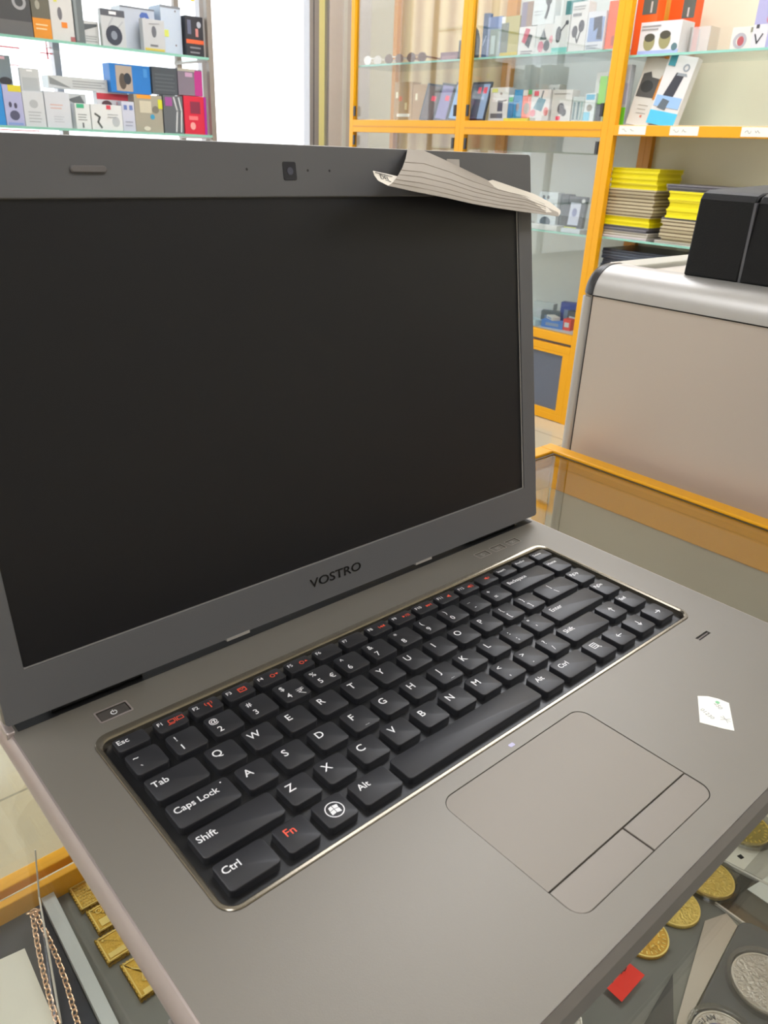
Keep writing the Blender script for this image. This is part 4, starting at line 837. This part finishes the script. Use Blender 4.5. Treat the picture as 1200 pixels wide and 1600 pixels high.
C1('earphone_box', 'white and blue box on the lower glass shelf of the middle cabinet', 'box', 2056, 2160, 158, 50, '#cfd8dc', [('r', 0, .64, .35, .82, '#5a9fd0'), ('e', .25, .86, .07, .05, '#7a8086'), ('e', .5, .86, .07, .05, '#7a8086'), ('e', .45, .2, .28, .14, '#5d6a74'), ('l', .4, .66, .85, .03, 2, .08, '#8d989e')], grp='goods on the lower glass shelf', z=-64)
C1('gadget_box', 'dark box beside the white and blue box on the lower glass shelf', 'box', 2008, 2050, 154, 50, '#4c5154', [('r', .1, .1, .4, .9, '#5f6568')], grp='goods on the lower glass shelf', z=-64, x=3000)
C1('blister_pack', 'black and white blister pack with a yellow base on the lower glass shelf', 'blister pack', 1912, 2004, 150, 20, '#3f4144', [('r', .15, .2, .75, .82, '#c3c8d8'), ('e', .45, .55, .14, .12, '#7a7fa8'), ('e', .85, .88, .1, .06, '#dadbdc'), ('r', .0, .02, .7, .14, '#dbe23a')], grp='goods on the lower glass shelf', z=-64, lean=-6)
C1('gadget_box', 'narrow yellow green box by the post on the lower glass shelf', 'box', 1868, 1906, 118, 30, '#c7cf4c', grp='goods on the lower glass shelf', z=-64, x=3030)
for i, (a, b_, h_, lb) in enumerate(((2014, 2166, 22, 'flat white pack lying on the lower glass shelf in front'), (1888, 1990, 18, 'flat pale pack lying by the post on the lower glass shelf'), (2190, 2330, 30, 'flat white carton lying on the lower glass shelf, mostly behind the screen'))):
    C1('flat_pack', lb, 'pack', a, b_, h_, 60, ['#d8dad8', '#cfd9e2', '#dddcd8'][i], grp='goods on the lower glass shelf', z=-64, x=2945)
# clutter on the cabinet floor: small packs
gc = 'small packs heaped on the cabinet floor'
for i, (y, x, z, w, h, c, rz, lb) in enumerate(((1990, 2970, -494, 110, 34, '#3f7fd0', 12, 'bright blue pack at the front of the heap on the cabinet floor'), (2110, 2960, -494, 90, 26, '#a9c4cc', -20, 'pale blue pack at the left of the heap on the cabinet floor'),
        (2050, 3030, -494, 90, 62, '#5f6f78', 25, 'slate pack in the middle of the heap'), (1930, 3040, -494, 70, 80, '#4a525c', -10, 'dark pack beside the post at the back of the heap'),
        (1975, 3080, -494, 100, 108, '#3a55a8', 15, 'dark blue pack at the top of the heap'), (1918, 2985, -460, 40, 18, '#e0403c', 5, 'small red pack in the heap on the cabinet floor'), (2020, 2985, -458, 70, 16, '#d0cfc8', -30, 'white pack lying across the heap'), (2120, 3060, -494, 110, 90, '#c3d0d2', 8, 'pale clear pack at the back left of the heap'))):
    if i == 5: z = -494; h = 52
    if i == 6: z = -460
    pack('small_pack', lb, 'pack', (x, y, z), w, h, 40, c, [('r', .2, .3, .8, .7, '#c9d2d8' if i % 2 else '#7f98b8')], rot=-90+rz, group=gc)

g = 'goods on the open cabinet upper glass shelf'
z6 = 610
C1('orange_pack', 'tall orange box with a dark picture at its top, beside the yellow post', 'box', 1692, 1786, 230, 50, '#f4601c', [('r', .3, .6, .95, .95, '#5d625c'), ('r', .66, .62, .74, .78, '#cfcac4'), ('r', .7, .06, .95, .2, '#b8503a')], grp=g, z=z6, x=2975)
C1('orange_pack', 'orange box with a dark picture standing behind the speaker box', 'box', 1590, 1700, 215, 50, '#f25a1a', [('r', .5, .6, .97, .92, '#5a615a'), ('r', .7, .62, .76, .76, '#cfcac4')], grp=g, z=z6, x=3070)
C1('speaker_box', 'white box with two olive round speakers on it', 'box', 1566, 1738, 108, 90, '#dedbdc', [('e', .26, .38, .14, .27, '#9c9668'), ('e', .26, .52, .13, .13, '#4a4638'), ('e', .64, .42, .14, .27, '#9c9668'), ('e', .64, .58, .13, .13, '#4a4638'), ('r', 0, 0, 1, .12, '#a9b8e6'), ('l', .04, .86, .5, .03, 2, .1, '#8f8c90'), ('e', .9, .2, .07, .12, '#5c7a80')], grp=g, z=z6, x=2950, side='#c9c6bd')
cb = thing('clear_box', 'empty clear plastic box next to the speaker box', 'box', (2990, 1510, z6), group=g)
part('body', MB().box(2990, 2993, 1470, 1552, z6, z6+86).box(2993, 3060, 1549, 1552, z6, z6+86).box(2993, 3060, 1470, 1473, z6, z6+86), ACRY, cb, smooth=False)
C1('ring_light_box', 'small white box with a round pink ring light picture', 'box', 1300, 1382, 74, 36, '#dbd8d0', [('o', .42, .42, .3, '#b0acb2'), ('e', .46, .4, .15, .2, '#b4585c'), ('r', .84, .75, .96, .95, '#8b8a70')], grp=g, z=z6)
C1('gadget_box', 'lavender box with black figures at the right edge of the photo', 'box', 1190, 1298, 150, 50, '#a9a6cc', [('r', 0, .0, .5, .5, '#d6d3d6'), ('s', [(.1, .3), (.2, .12), (.35, .3)], 5, '#2c2a30'), ('o', .55, .6, .16, '#c98088'), ('r', .1, .42, .2, .5, '#45434a')], grp=g, z=z6, x=2970)
g = 'goods leaning on the open cabinet rail shelf'
C1('gadget_box', 'lime green based box beside the yellow post on the rail shelf', 'box', 1760, 1788, 215, 30, '#bcc0c4', [('r', 0, 0, 1, .3, '#6cc022'), ('r', .1, .35, .9, .7, '#a4a4b4')], grp=g, z=366, x=2960)
C1('gadget_box', 'blue and grey box behind the leaning bottle box', 'box', 1700, 1762, 232, 30, '#b8c2cc', [('r', .2, .5, 1, .9, '#2f6fc4')], grp=g, z=366, x=3060)
C1('gadget_box', 'tall white box with a black device photo leaning on the rail shelf', 'box', 1640, 1744, 240, 34, '#cbc7be', [('p', [(.05, .42), (.9, .42), (.96, .7), (.5, .72), (.4, .8), (.1, .76)], '#4b4a48'), ('e', .4, .58, .26, .09, '#2a2c2c'), ('p', [(.8, .4), (1, .4), (1, .85), (.85, .7)], '#c07a28'), ('l', .3, .3, .7, .01, 3, .06, '#a59f94'), ('e', .55, .14, .04, .02, '#c8705a')], grp=g, z=366, lean=-9, roll=7, x=2950)
C1('phone_pouch_box', 'white box with a black phone pouch picture and sky blue base, leaning', 'box', 1520, 1640, 242, 34, '#d2cfcc', [('r', 0, 0, 1, .2, '#4ab4d8'), ('p', [(.25, .42), (.62, .42), (.75, .76), (.45, .76)], '#34343c'), ('p', [(.5, .76), (.8, .76), (.85, .72), (.48, .72)], '#8f9498'), ('o', .72, .84, .11, '#8d939a'), ('r', .05, .26, .95, .42, '#8fb0d6'), ('p', [(.2, .24), (.5, .22), (.56, .36), (.3, .38)], '#5a646c'), ('r', .06, .84, .3, 1, '#3a8a98')], grp=g, z=366, lean=-9, roll=9, x=2930)

# sunglasses etc. in the cabinet nearest the door
for i, (y, lb) in enumerate(((3400, 'white sunglasses nearest the door on the glass shelf'), (3230, 'brown and white sunglasses in the middle of the glass shelf'), (3060, 'brown sunglasses on the right of the glass shelf'))):
    t = thing('sunglasses', lb, 'sunglasses', (3020, y, 636), group='sunglasses on the glass shelf', local=True, rotz=-80)
    for s_ in (-1, 1):
        part('lens', MB().disc(s_*34, 30, 26, -1.5, 1.5, 20, ry=22, T=lambda a, b, c: (a, c, b)), paint(['#e8e4e0', '#7a5a48', '#6a4636'][i], .1), t)
        part('temple', MB().box(s_*60-2, s_*60+2, 0, 120, 28, 36), paint(['#f4f2ee', '#e9e2da', '#8a5c44'][i], .3), t, smooth=False)
    part('bridge', MB().box(-12, 12, -2, 2, 36, 42), paint(['#f4f2ee', '#e9e2da', '#8a5c44'][i], .3), t, smooth=False)
g = 'goods on the middle shelf of the cabinet nearest the door'
C1('tall_carton', 'tan carton with an orange tag in the cabinet nearest the door', 'box', 3122, 3262, 186, 60, '#b99058', [('k', .1, .6, .22, .75, '#f6ecd0'), ('k', .3, .52, .45, .64, '#e8703c'), ('k', .62, .3, .74, .48, '#f3dca6'), ('k', .2, .12, .9, .2, '#f7f0e2')], grp=g, z=377, x=3060)
C1('tall_carton', 'tan carton with one pale tag, right of the orange tagged one', 'box', 3010, 3118, 172, 60, '#b58a55', [('k', .2, .58, .34, .76, '#f6e8c8'), ('r', 0, .4, 1, .42, '#a87c48')], grp=g, z=377, x=3060)
def tab2(y0, y1, lb, c): return C1('tablet', lb, 'tablet', y0, y1, 172, 9, '#3a3d49', [('r', .1, .06, .9, .94, c), ('k', .5, .55, .8, .68, '#f0506a')], grp='tablets leaning in the cabinet nearest the door', z=377, lean=-12, x=2985, roll=6)
tab2(2880, 2985, 'tablet with a brown screen leaning left of the others', '#6a5a58'); tab2(2790, 2880, 'tablet with a lilac screen leaning in the cabinet nearest the door', '#8f86b4'); tab2(2690, 2785, 'tablet with a blue white screen leaning next to the yellow post', '#8fb4e0')
fb = MB().box(2975, 3120, 3290, 3400, 377, 383)
tag(part('flat_pack', fb, paint('#d8c8b0'), smooth=False), 'pale flat pack lying on the shelf nearest the door', 'pack')
C1('flat_pack', 'long purple brown pack lying on the upper glass shelf right of the sunglasses', 'pack', 2745, 2860, 38, 70, '#8a6670', [('r', .1, .2, .9, .6, '#a88088')], grp=None, z=636, x=2990)

# --- stacked thin books and laptops in the open cabinet
def book(lb, y0, y1, x0, x1, z, th, col, page, cat='book', name='book', grp=None, rz=0):
    w, d = y1-y0, x1-x0
    t = thing(name, lb, cat, ((x0+x1)/2, (y0+y1)/2, z), rz, grp, local=True)
    a, b_ = d/2, w/2
    part('cover', MB().box(-a, a, -b_, b_, 0, th*.22).box(-a, a, -b_, b_, th*(.78 if col[1] == 'e' else .55), th), paint(col, .4), t, smooth=False)
    part('pages', MB().box(-a+3, a-3, -b_+3, b_-3, th*.22, th*(.78 if col[1] == 'e' else .55)), paint(page, .7), t, smooth=False)
z = -60.0; rr = random.Random(5)
order = [('pinkwhite', 9, 1)] + [('white', 10, 1)]*2 + [('grey', 11, 1)]*2 + [('yellow', 18, 1)]*2 + [('beige', 13.2, 0)]*8 + [('yellow', 20, 1)]*1 + [('yellow', 22, 1)]*2 + [('yellow', 14, 1)]
cols = dict(pinkwhite=('#d9cfd2', '#cfc2c0'), white=('#d6d0c6', '#a89c88'), grey=('#77747a', '#56545a'), yellow=('#efe000', '#e4d600'), beige=('#c2b594', '#6f5a40'))
nth = ['bottom', 'second from bottom', 'third from bottom', 'fourth from bottom', 'fifth from bottom', 'sixth from bottom', 'seventh from bottom', 'eighth from bottom', 'ninth from bottom', 'tenth from bottom', 'eleventh from bottom', 'twelfth from bottom', 'eighth from top', 'seventh from top', 'sixth from top', 'fifth from top', 'fourth from top', 'third from top', 'second from top', 'topmost']
n = len(order)
for i, (k, th, e) in enumerate(order):
    pos = nth[i] if i < 12 else (nth[20-(n-i)])
    ov = {'pinkwhite': 60, 'white': 55, 'grey': 25, 'yellow': 15, 'beige': 0}[k]
    if i >= n-4: ov = -20
    y1 = 1790+ov*.5+rr.uniform(-6, 6); y0 = 1553-ov*.1+rr.uniform(-5, 5)
    if i < 7: y0 += 8
    y1 = min(y1, 1760 if False else 1788)
    x0 = 2948-ov*.2+rr.uniform(-7, 7)
    book('%s book, %s of the left stack in the open cabinet' % ({'pinkwhite': 'wide pale'}.get(k, k), pos), y0, y1, x0, x0+185, z, th-.4, *cols[k], grp='left stack of thin books')
    z += th
z = -60.0
order = [('white', 10)] + [('beige', 13.5)]*6 + [('grey', 7)] + [('yellow', 33)]*3 + [('grey', 12)]*2
n = len(order)
for i, (k, th) in enumerate(order):
    pos = nth[i] if i < 7 else nth[20-(n-i)]
    y1 = {'white': 1532, 'beige': 1505, 'grey': 1508, 'yellow': 1492}[k]+rr.uniform(-5, 5); y0 = y1-(230 if i < n-2 else 300)
    x0 = 2950+rr.uniform(-4, 4)
    book('%s book, %s of the right stack half hidden by the black case' % (k, pos), y0, y1, x0, x0+185, z, th-.4, *cols[k], grp='right stack of thin books')
    z += th
z = -192.0
for i, pos in enumerate(('bottom', 'second from bottom', 'second from top', 'topmost')):
    t = thing('old_laptop', 'closed dark laptop, %s of the stack under the books' % pos, 'laptop', (3080, 1600+rr.uniform(-6, 6), z), rr.uniform(-3, 3), 'closed laptops under the books', local=True)
    part('base', MB().box(-120, 120, -165, 165, 0, 12), paint('#3f4654', .35), t, smooth=False, bevel=2)
    part('lid', MB().box(-119, 119, -164, 164, 12.5, 21), paint(['#4a5468', '#353a45', '#5b6474', '#2f333c'][i], .3), t, smooth=False, bevel=2)
    z += 21.5
